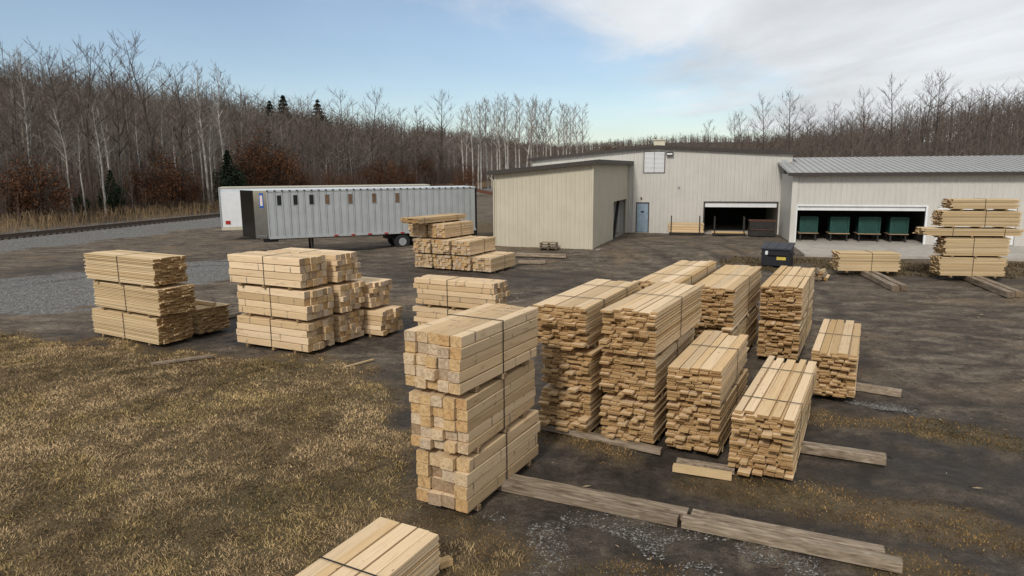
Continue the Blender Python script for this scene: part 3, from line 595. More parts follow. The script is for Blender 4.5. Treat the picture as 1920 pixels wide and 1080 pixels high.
# ------------------------------------------------------------------ lumber
U_ANG, V_ANG = 62.0, 152.0
def bundle(label, corner, z0, L, W_, H, yaw, flip, kind, rows, cols, group, straps=(.45,), jit=.03, mats=None, gaps_top=0.0, name=None, bearers=True, parent_cat=None):
    """near corner, long axis at yaw (degrees); flip: the pack runs back from the corner instead of forward"""
    name = name or ('timber_bundle' if kind == 'tie' else 'board_bundle'); meshes = mats or (TM if kind == 'tie' else BM); piece = 'timber' if kind == 'tie' else 'board'
    a = math.radians(yaw); sgn = -1 if flip else 1
    cx_, cy_ = corner[0]+math.cos(a)*sgn*L/2-math.sin(a)*W_/2, corner[1]+math.sin(a)*sgn*L/2+math.cos(a)*W_/2
    r = empty(name, (cx_, cy_, z0), a, label, 'timber bundle' if kind == 'tie' else 'board bundle', group); rh = H/rows
    for i in range(rows):
        if kind == 'tie': ws = [W_/cols]*cols
        else:
            ws = [random.choice((.15, .18, .2, .24, .28)) for _ in range(cols+3)]; k = 1
            while sum(ws[:k]) < W_*.97 and k < len(ws): k += 1
            ws = ws[:k]; s_ = W_/sum(ws); ws = [w_*s_ for w_ in ws]
        y = -W_/2; topl = (i == rows-1)
        for wd in ws:
            jl, jr = random.gauss(0, jit), random.gauss(0, jit)
            if kind != 'tie' and random.random() < .12: jl -= abs(random.gauss(0, jit*1.6)); jr += abs(random.gauss(0, jit*1.6))
            jl = max(-3*jit, min(3*jit, jl)); jr = max(-3*jit, min(3*jit, jr))
            x0, x1 = -L/2+jl, L/2+jr; o = link(piece, random.choice(meshes), r)
            g_ = gaps_top if topl else 0.0
            tk = rh*(random.uniform(.95, .985) if kind == 'tie' else random.uniform(.62, .90))
            o.scale = (x1-x0, wd*(random.uniform(.94, .985) if kind == 'tie' else random.uniform(.86, .985))*(1-g_), tk)
            o.location = ((x0+x1)/2, y+wd/2+random.uniform(-.004, .004), i*rh+tk/2)
            o.rotation_euler = (0, random.uniform(-.002, .002), random.uniform(-.004, .004)*(1 if kind == 'tie' else 1.6))
            y += wd
    for s_ in straps:
        x = (s_-.5)*L; mb = MB(); h_ = .006; w2 = W_/2+.008
        for q in ((0, H+.006, 2*w2, h_), (0, -.004, 2*w2, h_)): mb.box((x, q[0], q[1]), (.022, q[2], q[3]))
        for sy in (-1, 1): mb.box((x, sy*w2, H/2), (.022, .006, H+.016))
        mb.build('strap', M['strap'], r)
    if bearers:
        for s_ in (.16, .5, .84):
            o = link('bearer', random.choice(DM), r); o.scale = (W_*random.uniform(.96, 1.06), .09, .085); o.rotation_euler = (0, 0, math.pi/2); o.location = ((s_-.5)*L+random.uniform(-.1, .1), random.uniform(-.03, .03), -.0445)
    return r
BG = .09      # bearer thickness
def stack(where, corner, specs, yaw, flip, group, **kw):
    z = BG+gzz(*corner)
    n_ = len(specs)
    for i, s_ in enumerate(specs):
        pos = 'single' if n_ == 1 else ('bottom', 'top')[i] if n_ == 2 else ('bottom', 'middle', 'top')[i]
        s2 = dict(kw); s2.update(s_); dx, dy = s2.pop('dx', 0), s2.pop('dy', 0); dyaw = s2.pop('dyaw', 0); nt_ = s2.pop('note', '')
        a = math.radians(yaw); c = (corner[0]+math.cos(a)*dx-math.sin(a)*dy, corner[1]+math.sin(a)*dx+math.cos(a)*dy)
        lb = s2.pop('label', None) or f'{pos} bundle {where}'
        bundle(lb, c, z, yaw=yaw+dyaw, flip=flip, group=group, **s2); z += s2['H']+BG
GL, GR = 'bundles of sawn timber in the left yard', 'bundles of sawn boards in the right group'
TI = dict(kind='tie', rows=4, cols=5, L=2.6, W_=1.1, H=.9, jit=.03)
# F1 foreground tie stack
stack('of the nearest square-timber stack, in the centre foreground', (-.70, 9.95), [dict(rows=4, cols=4, H=.87, W_=1.0), dict(rows=5, cols=5, H=.90, W_=1.04, dx=-.02, dyaw=1.5, dy=-.0), dict(rows=5, cols=5, H=.90, W_=1.06, dx=-.06, dy=.05, dyaw=-1.5)], 62, False, GL, kind='tie', L=2.5, jit=.042, straps=(.5,))
# cut-off bundle at the bottom edge
c0 = at(826, 1070, .1)
stack('of wide planks cut off by the bottom edge of the picture', (c0[0]+math.cos(math.radians(62))*-2.6, c0[1]+math.sin(math.radians(62))*-2.6), [dict(label='bundle of wide planks cut off by the bottom edge of the picture')], 62, False, GL, kind='board', rows=11, cols=3, L=2.6, W_=1.0, H=.56, jit=.012, straps=(.55,), mats=[m for m in BM])
# left stacks
Bd = dict(kind='board', rows=17, cols=7, L=3.6, W_=1.2, H=.84, jit=.035)
stack('of the leftmost board stack on the grass edge', (-11.0, 20.65), [dict(), dict(dx=.22, dy=-.02, W_=1.25, dyaw=-1), dict(dx=.06, dy=.0, W_=1.15, dyaw=1)], -30, True, GL, straps=(.5,), mats=BY, **Bd)
stack('x', (-10.35, 22.0), [dict(label='lone low bundle of boards tucked behind the leftmost board stack')], -30, True, GL, straps=(.5,), mats=BY, **Bd)
lo_ = tag(link('loose_timber', TM[0]), 'loose squared timber lying on the low bundle behind the leftmost stack', 'timber'); lo_.scale = (2.0, .14, .12); lo_.location = (-10.9, 23.1, gzz(-10.9, 23.1)+BG+.84+.065); lo_.rotation_euler = (0, 0, math.radians(-30))
stack('of the square-timber stack at the grass edge, left of centre', (-6.05, 19.6), [dict(dyaw=.5), dict(dyaw=-1, dx=.03), dict(dyaw=1.0, dx=-.12)], -28, True, GL, kind='tie', rows=4, cols=5, L=2.95, W_=1.12, H=.87, jit=.035, straps=(.5,))
stack('of the square-timber stack directly behind the one left of centre', (-5.36, 20.8), [dict(), dict(dx=.02), dict(dx=-.05, dyaw=1)], -28, True, GL, kind='tie', rows=5, cols=5, L=2.9, W_=1.08, H=.86, jit=.05, straps=(.5,))
stack('of the lower timber stack third in the row left of centre', (-4.45, 21.75), [dict(dx=.25, dyaw=1), dict(dx=-.2, dyaw=-1)], -28, True, GL, kind='tie', rows=5, cols=5, L=2.9, W_=1.12, H=.80, jit=.05, straps=(.5,))
stack('of the square-timber pair behind the centre foreground stack', (-.55, 20.9), [dict(), dict(dx=-.02, dyaw=-1)], -26, True, GL, kind='tie', rows=5, cols=4, L=2.95, W_=.92, H=.86, jit=.05, straps=(.42,))
# right group
RB = dict(kind='board', rows=14, cols=6, L=2.75, W_=1.1, H=.80, jit=.075)
rk = lambda **k: {**RB, **k}
for wh, cr_, sp, st_ in (
    ('of the leftmost board stack in the right group', (1.55, 13.2), [dict(L=3.4), dict(dy=-.02, dyaw=-1, L=3.5), dict(dx=-.10, dy=.04, dyaw=1.2, W_=1.14, L=3.6, H=.84)], (.28, .72)),
    ('of the board stack second from left in the right group', (2.74, 12.62), [dict(L=3.4), dict(dx=.03, dyaw=1, L=3.4), dict(dx=-.06, dyaw=-1, W_=1.08, L=3.55, H=.86)], (.5,)),
    ('of the ragged two-high board stack third along the right group front', (3.86, 12.1), [dict(H=.88, rows=16, W_=1.0, L=3.1), dict(dx=-.05, dyaw=.8, H=.66, rows=12, W_=1.0, L=3.2)], (.55,)),
    ('of the nearest low board stack, front right of the right group', (4.82, 11.05), [dict(H=.58, rows=10, W_=1.08, L=3.6), dict(H=.46, rows=8, dx=-.12, dy=.0, dyaw=-1.0, gaps_top=.22, W_=1.04, L=3.9)], (.22, .75)),
    ('of the rear board stack at the left back of the right group', (4.22, 17.1), [dict(H=.78, L=4.4), dict(H=.76, L=4.4), dict(H=.70, dx=.05, rows=12, L=4.6)], (.3, .72)),
    ('of the rear board stack in the middle of the right group', (5.68, 17.15), [dict(H=1.10, rows=19, L=4.5), dict(H=1.08, rows=18, dx=.04, L=4.6)], (.5,)),
    ('of the rear board stack nearest the dumpster', (8.0, 18.5), [dict(H=1.0, rows=18, L=4.2), dict(H=.95, rows=17, dx=.08, gaps_top=.06, L=4.3)], (.5,)),
    ('of the short board stack standing alone at the right of the group', (7.92, 15.15), [dict(H=.60, rows=11, W_=.95, L=3.8), dict(H=.36, rows=7, W_=.98, dx=.05, gaps_top=.10, L=3.9)], (.5,))):
    stack(wh, cr_, [rk(straps=st_, **s_) if 'W_' not in s_ else {**RB, 'straps': st_, **s_} for s_ in sp], 62, False, GR)
# pile by the trailer
PG = 'bundles in the pile beside the trailer'
PT = dict(kind='tie', rows=6, cols=6, L=2.9, W_=1.12, H=.74, jit=.04, straps=(.55,))
vx, vy = math.cos(math.radians(152)), math.sin(math.radians(152)); p4 = (-1.09, 35.5)
nm_ = ('rightmost', 'second from right', 'third from right', 'leftmost')
for i in range(4):
    o_ = (0, 1.28, 2.5, 3.75)[i]; bundle(f'bottom-row bundle, {nm_[i]} of the four under the pile beside the trailer', (p4[0]+vx*o_, p4[1]+vy*o_), BG, yaw=62+(1.5, -1, 1, 0)[i], flip=False, group=PG, **PT)
q3 = at(881, 479, .92); z2_ = BG+.74+BG
for i in range(3):
    o_ = (0, 1.3, 2.55)[i]; bundle(f'second-row bundle, {("right", "middle", "left")[i]} of three in the pile beside the trailer', (q3[0]+vx*o_, q3[1]+vy*o_), z2_, yaw=62+(1, -1, 0)[i], flip=False, group=PG, **PT)
t2 = at(834, 446, 1.76); z3_ = z2_+.74+BG
for i in range(2):
    o_ = (0, 1.3)[i]; bundle(f'third-row bundle, {("right", "left")[i]} of two in the pile beside the trailer', (t2[0]+vx*o_, t2[1]+vy*o_), z3_, yaw=62-(1.5, 0)[i], flip=False, group=PG, **PT)
t4 = at(785, 419, 2.6); bundle('thin long bundle lying askew on top of the pile beside the trailer', (t4[0], t4[1]), z3_+.74+BG, L=4.2, W_=1.25, H=.30, yaw=57, flip=False, kind='board', rows=5, cols=6, group=PG, straps=(.12, .8), jit=.05)
# far right packs
SG = 'board bundles before the shed'
rz_s = -10.0
c1 = at(1685, 510, .2); bundle('single low bundle of boards before the shed apron, right of the dumpster', (c1[0], c1[1]), .22, L=2.85, W_=1.15, H=.92, yaw=rz_s, flip=True, kind='board', rows=18, cols=7, group=SG, straps=(.55,), jit=.04, mats=BY)
c2 = at(1884, 520, .2); z_ = .24
for i, (H_, L_, dx, st_, rw_, nm2) in enumerate(((.88, 2.85, 0, (.5,), 17, 'bottom'), (.86, 2.75, .03, (.45,), 17, 'second'), (.34, 4.2, .5, (.3, .83), 6, 'thin long third'), (.74, 3.35, .40, (.55,), 14, 'fourth'), (.46, 2.85, .25, (.5,), 9, 'top'))):
    bundle(f'{nm2} bundle up the five-high board stack at the far right', (c2[0]+dx*math.cos(math.radians(rz_s)), c2[1]+dx*math.sin(math.radians(rz_s))), z_, L=L_, W_=1.15, H=H_, yaw=rz_s, flip=True, kind='board', rows=rw_, cols=7, group=SG, straps=st_, jit=.045, mats=BY); z_ += H_+BG
# weathered runner timbers on the ground
def runner(label, p, q, wd=.24, ht=.2, lift=0.0, mesh=0):
    d_ = Vector((q[0]-p[0], q[1]-p[1], 0)); o = tag(link('runner_timber', GM[mesh]), label, 'timber', 'weathered runner timbers on the ground')
    o.scale = (d_.length, wd, ht); o.location = ((p[0]+q[0])/2, (p[1]+q[1])/2, gzz((p[0]+q[0])/2, (p[1]+q[1])/2)+ht/2-.02+lift); o.rotation_euler = (0, 0, math.atan2(d_.y, d_.x)+random.uniform(-.004, .004)); return o
ra_, rb_ = at(930, 912)[:2], at(1690, 1068)[:2]; dv = (rb_-ra_)/np.linalg.norm(rb_-ra_); nv = np.array([-dv[1], dv[0]]); half = np.linalg.norm(rb_-ra_)*.51
runner('front weathered runner timber under the nearest square-timber stack', ra_-dv*.4, ra_+dv*half, .19, .16)
runner('rear weathered runner timber under the nearest square-timber stack', ra_-dv*.4+nv*.225, ra_+dv*(half+.1)+nv*.225, .19, .16, 0, 1)
runner('front weathered runner timber running to the right edge of the foreground', ra_+dv*(half+.06), rb_, .19, .161, 0, 2)
runner('rear weathered runner timber running to the right edge of the foreground', ra_+dv*(half+.16)+nv*.225, rb_+nv*.225-dv*.2, .19, .16, 0, 3)
runner('split runner timber sticking out right of the nearest low board stack', at(1440, 835)[:2], at(1660, 868)[:2], .24, .18, 0, 1)
runner('runner timber sticking out right of the short board stack', at(1560, 722)[:2], at(1690, 742)[:2], .24, .16, 0, 2)
runner('dark runner timber under the front of the right group', at(1010, 800)[:2], at(1240, 850)[:2], .16, .12, 0, 3)
sA, sB = at(1262, 880)[:2], at(1372, 897)[:2]
runner('pale short plank lying before the two-high board stack', sA, sB, .13, .12).data = BY[1]; o = runner('grey short plank behind the pale one before the board stacks', sA+np.array([.12, .22]), sB+np.array([.12, .22]), .13, .13, 0, 2)
for (p, q, l1, l2) in ((at(1607, 509)[:2], at(1680, 546)[:2], 'left', 'single low bundle'), (at(1800, 519)[:2], at(1895, 558)[:2], 'left', 'five-high stack')):
    runner(f'left runner timber under the {l2} before the shed', p, q, .3, .26, 0, 0); runner(f'right runner timber under the {l2} before the shed', p+np.array([.42, .1]), q+np.array([.42, .1]), .28, .26, 0, 1)
def plank(label, p, q, wd, ht, mat, cat='plank'):
    d_ = Vector((q[0]-p[0], q[1]-p[1], 0)); o = tag(link('loose_plank', mat), label, cat); o.scale = (d_.length, wd, ht); o.location = ((p[0]+q[0])/2, (p[1]+q[1])/2, gzz((p[0]+q[0])/2, (p[1]+q[1])/2)+ht/2+.015); o.rotation_euler = (0, 0, math.atan2(d_.y, d_.x))
plank('grey weathered plank lying on the grass before the left stacks', at(283, 686)[:2], at(398, 670)[:2], .12, .07, GM[1])
plank('thin yellow stick lying on the grass near the centre stacks', at(645, 691)[:2], at(700, 676)[:2], .06, .04, BY[0])
plank('dark beam lying on the dirt before the annex', at(968, 484)[:2], at(1062, 487)[:2], .3, .22, GM[3]); plank('pale plank bundle lying near the dark beam before the annex', at(972, 494)[:2], at(1022, 494)[:2], .5, .16, GM[0])
plank('pale sawn block poking out beside the cut-off plank bundle', at(822, 1066)[:2], at(846, 1058)[:2], .12, .1, BM[0])
plank('dark timber poking out behind the low bundle at the left', at(415, 600)[:2], at(445, 592)[:2], .2, .12, GM[2])
pr_ = empty('pallet_stack', W3(a0+3.9, AN-.5, gzz(*W3(a0+3.9, AN-.5, 0)[:2])), ra, 'small stack of grey pallets against the annex front wall', 'pallet')
for i in range(3):
    for j in range(5): o = link('slat', GM[j % 4], pr_); o.scale = (1.25-.1*i, .1, .025); o.location = (0, -.3+j*.15, .16*i+.125)
    for j in range(3): o = link('stringer', GM[j], pr_); o.scale = (.75, .05, .09); o.rotation_euler = (0, 0, math.pi/2); o.location = (-.5+j*.5, 0, .16*i+.055)
# dumpster
db = at(1430, 503); dr_ = math.radians(-32)
du = empty('dumpster', (db[0]+1.0, db[1]+.6, gzz(db[0], db[1])), dr_, 'black dumpster with grey plastic lid behind the right stacks', 'dumpster')
MB().prism([(-.85, -.62), (.85, -.62), (.85, .62), (-.85, .62)], .12, [1.18, 1.18, 1.42, 1.42]).build('body', M['bin'], du)
mb = MB(); mb.v = [np.array(p) for p in ((-.92, -.72, 1.18), (.92, -.72, 1.18), (.92, .68, 1.46), (-.92, .68, 1.46), (-.92, -.72, 1.27), (.92, -.72, 1.27), (.92, .68, 1.54), (-.92, .68, 1.54))]; mb.f = [(3, 2, 1, 0), (4, 5, 6, 7), (0, 1, 5, 4), (1, 2, 6, 5), (2, 3, 7, 6), (3, 0, 4, 7)]; ld = mb.build('lid', M['lid'], du)
for sx_ in (-.6, 0, .6): MB().bar((sx_, -.66, 1.295), (sx_, .62, 1.545), .07, .03).build('lid_rib', M['lid'], ld)
for sx_ in (-.88, .88): MB().box((sx_*1.02, .05, .85), (.1, .9, .16)).build('lift_pocket', M['bin'], du)
MB().box((-.856, -.05, .78), (.012, .62, .62)).build('notice', M['whitepaint'], du); MB().box((-.856, -.5, .95), (.012, .16, .2)).build('small_notice', M['whitepaint'], du)
MB().box((.35, -.628, .62), (.55, .012, .2)).build('warning_sticker', M['yellowp'], du); MB().box((.1, -.70, .86), (1.1, .16, .05)).build('front_ledge', M['steel_dark'], du); MB().box((-.55, -.628, .95), (.16, .012, .24)).build('small_notice', M['whitepaint'], du)
for sx_ in (-.7, .7):
    for sy in (-.5, .5): MB().tube([(sx_, sy-.04, .07), (sx_, sy+.04, .07)], .07, 10).build('caster', M['rubber'], du)
du.scale = (.86, .86, .84)
# cut firewood pile
fp = at(1533, 522); fr = empty('firewood_pile', (fp[0], fp[1], gzz(fp[0], fp[1])), math.radians(60), 'small heap of split firewood beside the dumpster', 'firewood')
k = 0
for r_ in range(3):
    for c_ in range(5-r_):
        o = link('log', GM[k % 4] if k % 3 else BY[0], fr); o.scale = (random.uniform(1.0, 1.3), .17, .16); o.location = (random.uniform(-.08, .08), (c_-(4-r_)/2)*.2, .08+r_*.15); o.rotation_euler = (random.uniform(-.6, .6), 0, random.uniform(-.08, .08)); k += 1
# ------------------------------------------------------------------ trees
def grow(h, spread, seed, limbs=15, sub=5, twigs=5, lean=0.03, first=.35, up_=.75, rbase=None):
    """segments (p0,p1,r0,r1) of trunk+limbs and of fine branches"""
    R = random.Random(seed); T, B = [], []
    rb_ = rbase or h*.0095; pts = [Vector((0, 0, -.3))]; d_ = Vector((R.uniform(-lean, lean), R.uniform(-lean, lean), 1)).normalized(); n_ = 10
    for i in range(n_): d_ = (d_+Vector((R.gauss(0, .04), R.gauss(0, .04), .05))).normalized(); pts.append(pts[-1]+d_*(h*.97/n_))
    rad = lambda t_: rb_*(1-t_)**.8+.012
    for i in range(n_): T.append((pts[i], pts[i+1], rad(i/n_), rad((i+1)/n_)))
    for k in range(limbs):
        t_ = first+(1-first)*(k+R.random())/limbs*.96; i = min(int(t_*n_), n_-1); p = pts[i].lerp(pts[i+1], t_*n_-i); az = k*2.4+R.uniform(-.5, .5)
        ln = h*spread*(1.15-t_)*R.uniform(.7, 1.2)+h*.05; el = R.uniform(.45, .8)*up_/.75
        d_ = Vector((math.cos(az)*math.cos(el), math.sin(az)*math.cos(el), math.sin(el))); r_ = max(rad(t_)*.55, .014); q = p
        for j in range(4):
            d_ = (d_+Vector((R.gauss(0, .13), R.gauss(0, .13), .13*up_))).normalized(); q2 = q+d_*ln/4; r2 = r_*.72
            T.append((q, q2, r_, r2))
            for m in range(max(1, sub//2) if j else 1):
                e_ = (d_+Vector((R.gauss(0, .55), R.gauss(0, .55), R.gauss(.25, .3)))).normalized(); l2 = ln*R.uniform(.22, .42); s0_ = q.lerp(q2, R.random()); s1_ = s0_+e_*l2; rr = max(r2*.6, .019)
                e2 = (e_+Vector((R.gauss(0, .15), R.gauss(0, .15), .2))).normalized(); s2_ = s1_+e2*l2*.7; B.append((s0_, s1_, rr, rr*.7)); B.append((s1_, s2_, rr*.7, rr*.4))
                for w_ in range(twigs):
                    t0 = R.random(); a_ = (s0_.lerp(s1_, t0*2) if t0 < .5 else s1_.lerp(s2_, t0*2-1)); f_ = (e2+Vector((R.gauss(0, .5), R.gauss(0, .5), R.gauss(.25, .3)))).normalized(); B.append((a_, a_+f_*l2*R.uniform(.35, .7), max(rr*.55, .012), .007))
            q, r_ = q2, r2
    return T, B
def seg_mesh(S, k):
    p0 = np.array([s[0] for s in S]); p1 = np.array([s[1] for s in S]); a0_ = np.array([s[2] for s in S]); a1_ = np.array([s[3] for s in S])
    d_ = p1-p0; d_ /= np.linalg.norm(d_, axis=1)[:, None]+1e-9; ref = np.where(np.abs(d_[:, 2:3]) > .9, np.array([[1., 0, 0]]), np.array([[0, 0, 1.]]))
    u = np.cross(d_, ref); u /= np.linalg.norm(u, axis=1)[:, None]; v = np.cross(d_, u); n_ = len(S); th = np.arange(k)*2*math.pi/k
    ring = u[:, None, :]*np.cos(th)[None, :, None]+v[:, None, :]*np.sin(th)[None, :, None]
    V = np.concatenate([p0[:, None]+ring*a0_[:, None, None], p1[:, None]+ring*a1_[:, None, None]], 1).reshape(-1, 3)
    b = (np.arange(n_)*2*k)[:, None]; j = np.arange(k)[None]; j2 = (j+1) % k
    Fc = np.stack([b+j, b+j2, b+k+j2, b+k+j], -1).reshape(-1, 4); return V, Fc
def tree_kind(h, spread, seed, bark_, twig_, **kw):
    T, B = grow(h, spread, seed, **kw); return mesh_np('trunk', *seg_mesh(T, 6), bark_, True), mesh_np('crown', *seg_mesh(B, 3), twig_)
KD = [tree_kind(18, .24, s_, M['bark_dark'], M['twig'], limbs=17, sub=5, twigs=6) for s_ in (1, 2, 3, 4)]
KP = [tree_kind(17, .15, s_, M['bark_pale'], M['twig_pale'], limbs=16, sub=4, twigs=5, first=.45, up_=1.0) for s_ in (11, 12, 13, 14)]
KS = [tree_kind(10, .24, s_, M['bark_pale'], M['twig_pale'], limbs=13, sub=4, twigs=4, first=.3) for s_ in (21, 22, 23)]
def beyond(px, Y, m):
    k = (px-960)/F; d = k*TN[0]+TN[1]
    return max(Y, (m+T0[0]*TN[0]+T0[1]*TN[1])/d) if px < 860 and d > .05 else Y
ORD = ('first', 'second', 'third', 'fourth', 'fifth', 'sixth', 'seventh', 'eighth', 'ninth', 'tenth', 'eleventh', 'twelfth', 'thirteenth', 'fourteenth', 'fifteenth', 'sixteenth', 'seventeenth', 'eighteenth', 'nineteenth', 'twentieth')
def nth(px, lst): return ORD[sorted(q[0] for q in lst).index(px)]+' from left'
def put_tree(px, py, Y, kinds, h0, label, name='bare_tree', group=None):
    Y = beyond(px, Y, 10+px % 7); p = at_depth(px, py, Y); z = gzz(p[0], p[1]); s_ = max((p[2]-z)/h0, .35); r = empty(name, (p[0], p[1], z-.1), random.uniform(0, 6.28), label, 'tree', group); r.scale = (s_*random.uniform(.9, 1.1), s_*random.uniform(.9, 1.1), s_)
    t_, c_ = random.choice(kinds); link('trunk', t_, r); link('crown', c_, r)
TL, TR, TC = 'tall bare trees on the skyline at the left', 'tall bare trees behind the shed', 'pale bare trees along the far wood edge'
LST = ((29, 83, 74), (97, 81, 78), (142, 63, 76), (198, 83, 80), (264, 60, 78), (323, 114, 86), (373, 112, 88), (404, 114, 92), (440, 141, 95), (5, 110, 70), (60, 120, 84), (230, 130, 90))
for px, py, Y in LST:
    put_tree(px, py, Y, KD if px not in (373, 404, 29) else KP, 18 if px not in (373, 404, 29) else 17, 'tall bare dark tree rising above the wooded hill at the left'+', '+nth(px, LST) if px not in (373, 404, 29) else 'tall pale-trunked bare tree rising above the wood at the left'+', '+nth(px, LST), group=TL)
LST = ((175, 180, 70), (190, 172, 72), (298, 195, 80), (355, 215, 84), (48, 200, 68), (112, 190, 70), (250, 200, 75), (368, 190, 86), (385, 205, 86), (395, 230, 84), (320, 215, 80), (140, 220, 69), (415, 200, 92), (215, 225, 74))
for px, py, Y in LST:
    put_tree(px, py, Y, KP, 17, 'slender white-trunked tree at the wood edge beyond the left track'+', '+nth(px, LST), group='white-trunked trees at the wood edge')
LST = ((560, 205, 125), (592, 195, 130), (640, 165, 140), (690, 162, 135), (750, 200, 150), (822, 168, 150), (485, 215, 110), (530, 225, 118), (780, 195, 160), (720, 205, 140))
for px, py, Y in LST:
    put_tree(px, py, Y, KD, 18, 'bare tree standing above the wood behind the trailers'+', '+nth(px, LST), group='bare trees behind the trailers')
for i in range(26):
    px = 865+i*9+random.uniform(-4, 4); put_tree(px, 172+abs(px-965)*.16+random.uniform(-6, 12), 165+random.uniform(-10, 25), KP, 17, 'pale slender bare tree in the far row behind the annex', group=TC)
LST = ((1330, 222, 150), (1378, 212, 140), (1400, 204, 135), (1440, 177, 128), (1490, 163, 124), (1528, 195, 122), (1566, 190, 118), (1600, 205, 118), (1635, 163, 120), (1685, 142, 118), (1735, 140, 116), (1772, 124, 116), (1815, 165, 112), (1860, 175, 110), (1900, 160, 108), (1710, 190, 108), (1655, 210, 106), (1545, 225, 108), (1470, 225, 110), (1420, 232, 118))
for px, py, Y in LST:
    put_tree(px, py, Y, KD, 18, 'tall bare tree in the dark wood behind the shed'+', '+nth(px, LST), group=TR)
LST = ((180, 255, 66), (300, 262, 72), (85, 290, 62), (240, 300, 67), (350, 300, 76), (500, 285, 92), (545, 300, 96), (690, 280, 108), (780, 290, 118), (1000, 235, 175), (610, 290, 100))
for px, py, Y in LST:
    put_tree(px, py, Y, KS, 10, 'small pale branching tree at the wood margin beyond the track'+', '+nth(px, LST), group='small pale trees at the wood margin')
# evergreens and russet oaks: leaf clumps of small faces spread through the crown
def leafy(n_, rx, rz_, zc_, size, seed, shell=.55, clumps=26, squash=1.0):
    g = np.random.default_rng(seed); c = g.normal(size=(clumps, 3)); c /= np.linalg.norm(c, axis=1)[:, None]; c *= (g.uniform(shell, 1, clumps)**.6)[:, None]*np.array([rx, rx, rz_])*.8
    k = g.integers(0, clumps, n_); P = c[k]+g.normal(size=(n_, 3))*np.array([rx, rx, rz_])*.17; P[:, 2] += zc_
    a = g.normal(size=(n_, 3)); a /= np.linalg.norm(a, axis=1)[:, None]; b = np.cross(a, g.normal(size=(n_, 3))); b /= np.linalg.norm(b, axis=1)[:, None]; s_ = size*g.uniform(.6, 1.4, n_)[:, None]
    V = np.stack([P-a*s_, P+b*s_*.5, P+a*s_, P-b*s_*.5], 1).reshape(-1, 3); return V, np.arange(n_*4).reshape(-1, 4)
def conifer(n_, rx, h, size, seed):
    g = np.random.default_rng(seed); t_ = g.random(n_)**.75; lay = np.round(t_*14)/14+g.normal(0, .012, n_); rr = rx*(1-lay*.92)*np.sqrt(g.random(n_))*(.75+.35*np.sin(g.integers(0, 9, n_)*2.1)); az = g.random(n_)*6.283
    P = np.stack([rr*np.cos(az), rr*np.sin(az), .1*h+lay*h*.9-rr*.25], -1); a = np.stack([np.cos(az), np.sin(az), g.normal(-.15, .3, n_)], -1); a /= np.linalg.norm(a, axis=1)[:, None]; b = np.cross(a, g.normal(size=(n_, 3))); b /= np.linalg.norm(b, axis=1)[:, None]; s_ = size*g.uniform(.6, 1.4, n_)[:, None]
    V = np.stack([P-a*s_, P+b*s_*.35, P+a*s_, P-b*s_*.35], 1).reshape(-1, 3); return V, np.arange(n_*4).reshape(-1, 4)
CE = [mesh_np('crown', *(lambda A, B: (np.concatenate([A[0], B[0]]), np.concatenate([A[1], B[1]+len(A[0])])))(conifer(3800, 2.2, 6.4, .17, s_), leafy(4200, 2.3, 2.3, 2.7, .15, s_+30, .3, 22)), M['needle']) for s_ in (1, 2, 3)]; CT = mesh_np('trunk', *seg_mesh([(Vector((0, 0, -.3)), Vector((0, 0, 6.2)), .16, .02)], 6), M['bark_dark'])
OK_ = [mesh_np('crown', *leafy(3000, 2.9, 3.2, 3.3, .11, s_, .3, 40), M['oakleaf']) for s_ in (5, 6, 7)]
OT = mesh_np('trunk', *seg_mesh(sum(grow(6.8, .36, 55, limbs=13, sub=4, twigs=4, first=.2), []), 4), M['bark_dark'])
def put(px, pyt, Y, crown, trunk, h0, label, name, group):
    Y = beyond(px, Y, 9+px % 4); p = at_depth(px, pyt, Y); z = gzz(p[0], p[1]); s_ = max((p[2]-z)/h0, .4); r = empty(name, (p[0], p[1], z-.05), random.uniform(0, 6), label, 'tree', group); r.scale = (s_, s_, s_); link('trunk', trunk, r); link('crown', crown, r)
LST = ((205, 318, 63), (425, 280, 80), (30, 345, 60), (455, 325, 84), (150, 352, 62))
for i, (px, py, Y) in enumerate(LST):
    put(px, py, Y, CE[i % 3], CT, 6.6, 'dark green pine among the brush beyond the railway track'+', '+nth(px, LST), 'pine_tree', 'dark pines beyond the track')
LST = ((530, 178, 190), (505, 188, 195), (595, 186, 200))
for i, (px, py, Y) in enumerate(LST):
    put(px, py, Y, CE[i % 3], CT, 6.6, 'dark conifer on the wooded skyline above the trailers'+', '+nth(px, LST), 'conifer_tree', 'conifers on the skyline')
LST = ((285, 265, 70), (310, 300, 70), (490, 235, 96), (470, 262, 94), (520, 265, 100), (60, 270, 62), (30, 285, 61), (720, 285, 112), (690, 300, 108), (760, 300, 116), (795, 285, 122), (255, 310, 68), (620, 310, 104), (560, 310, 100), (870, 300, 135), (340, 305, 74), (650, 320, 104), (1140, 262, 170))
for i, (px, py, Y) in enumerate(LST):
    put(px, py, Y, OK_[i % 3], OT, 6.8, 'oak still holding russet brown leaves at the wood margin'+', '+nth(px, LST), 'oak_tree', 'russet oaks at the wood margin')
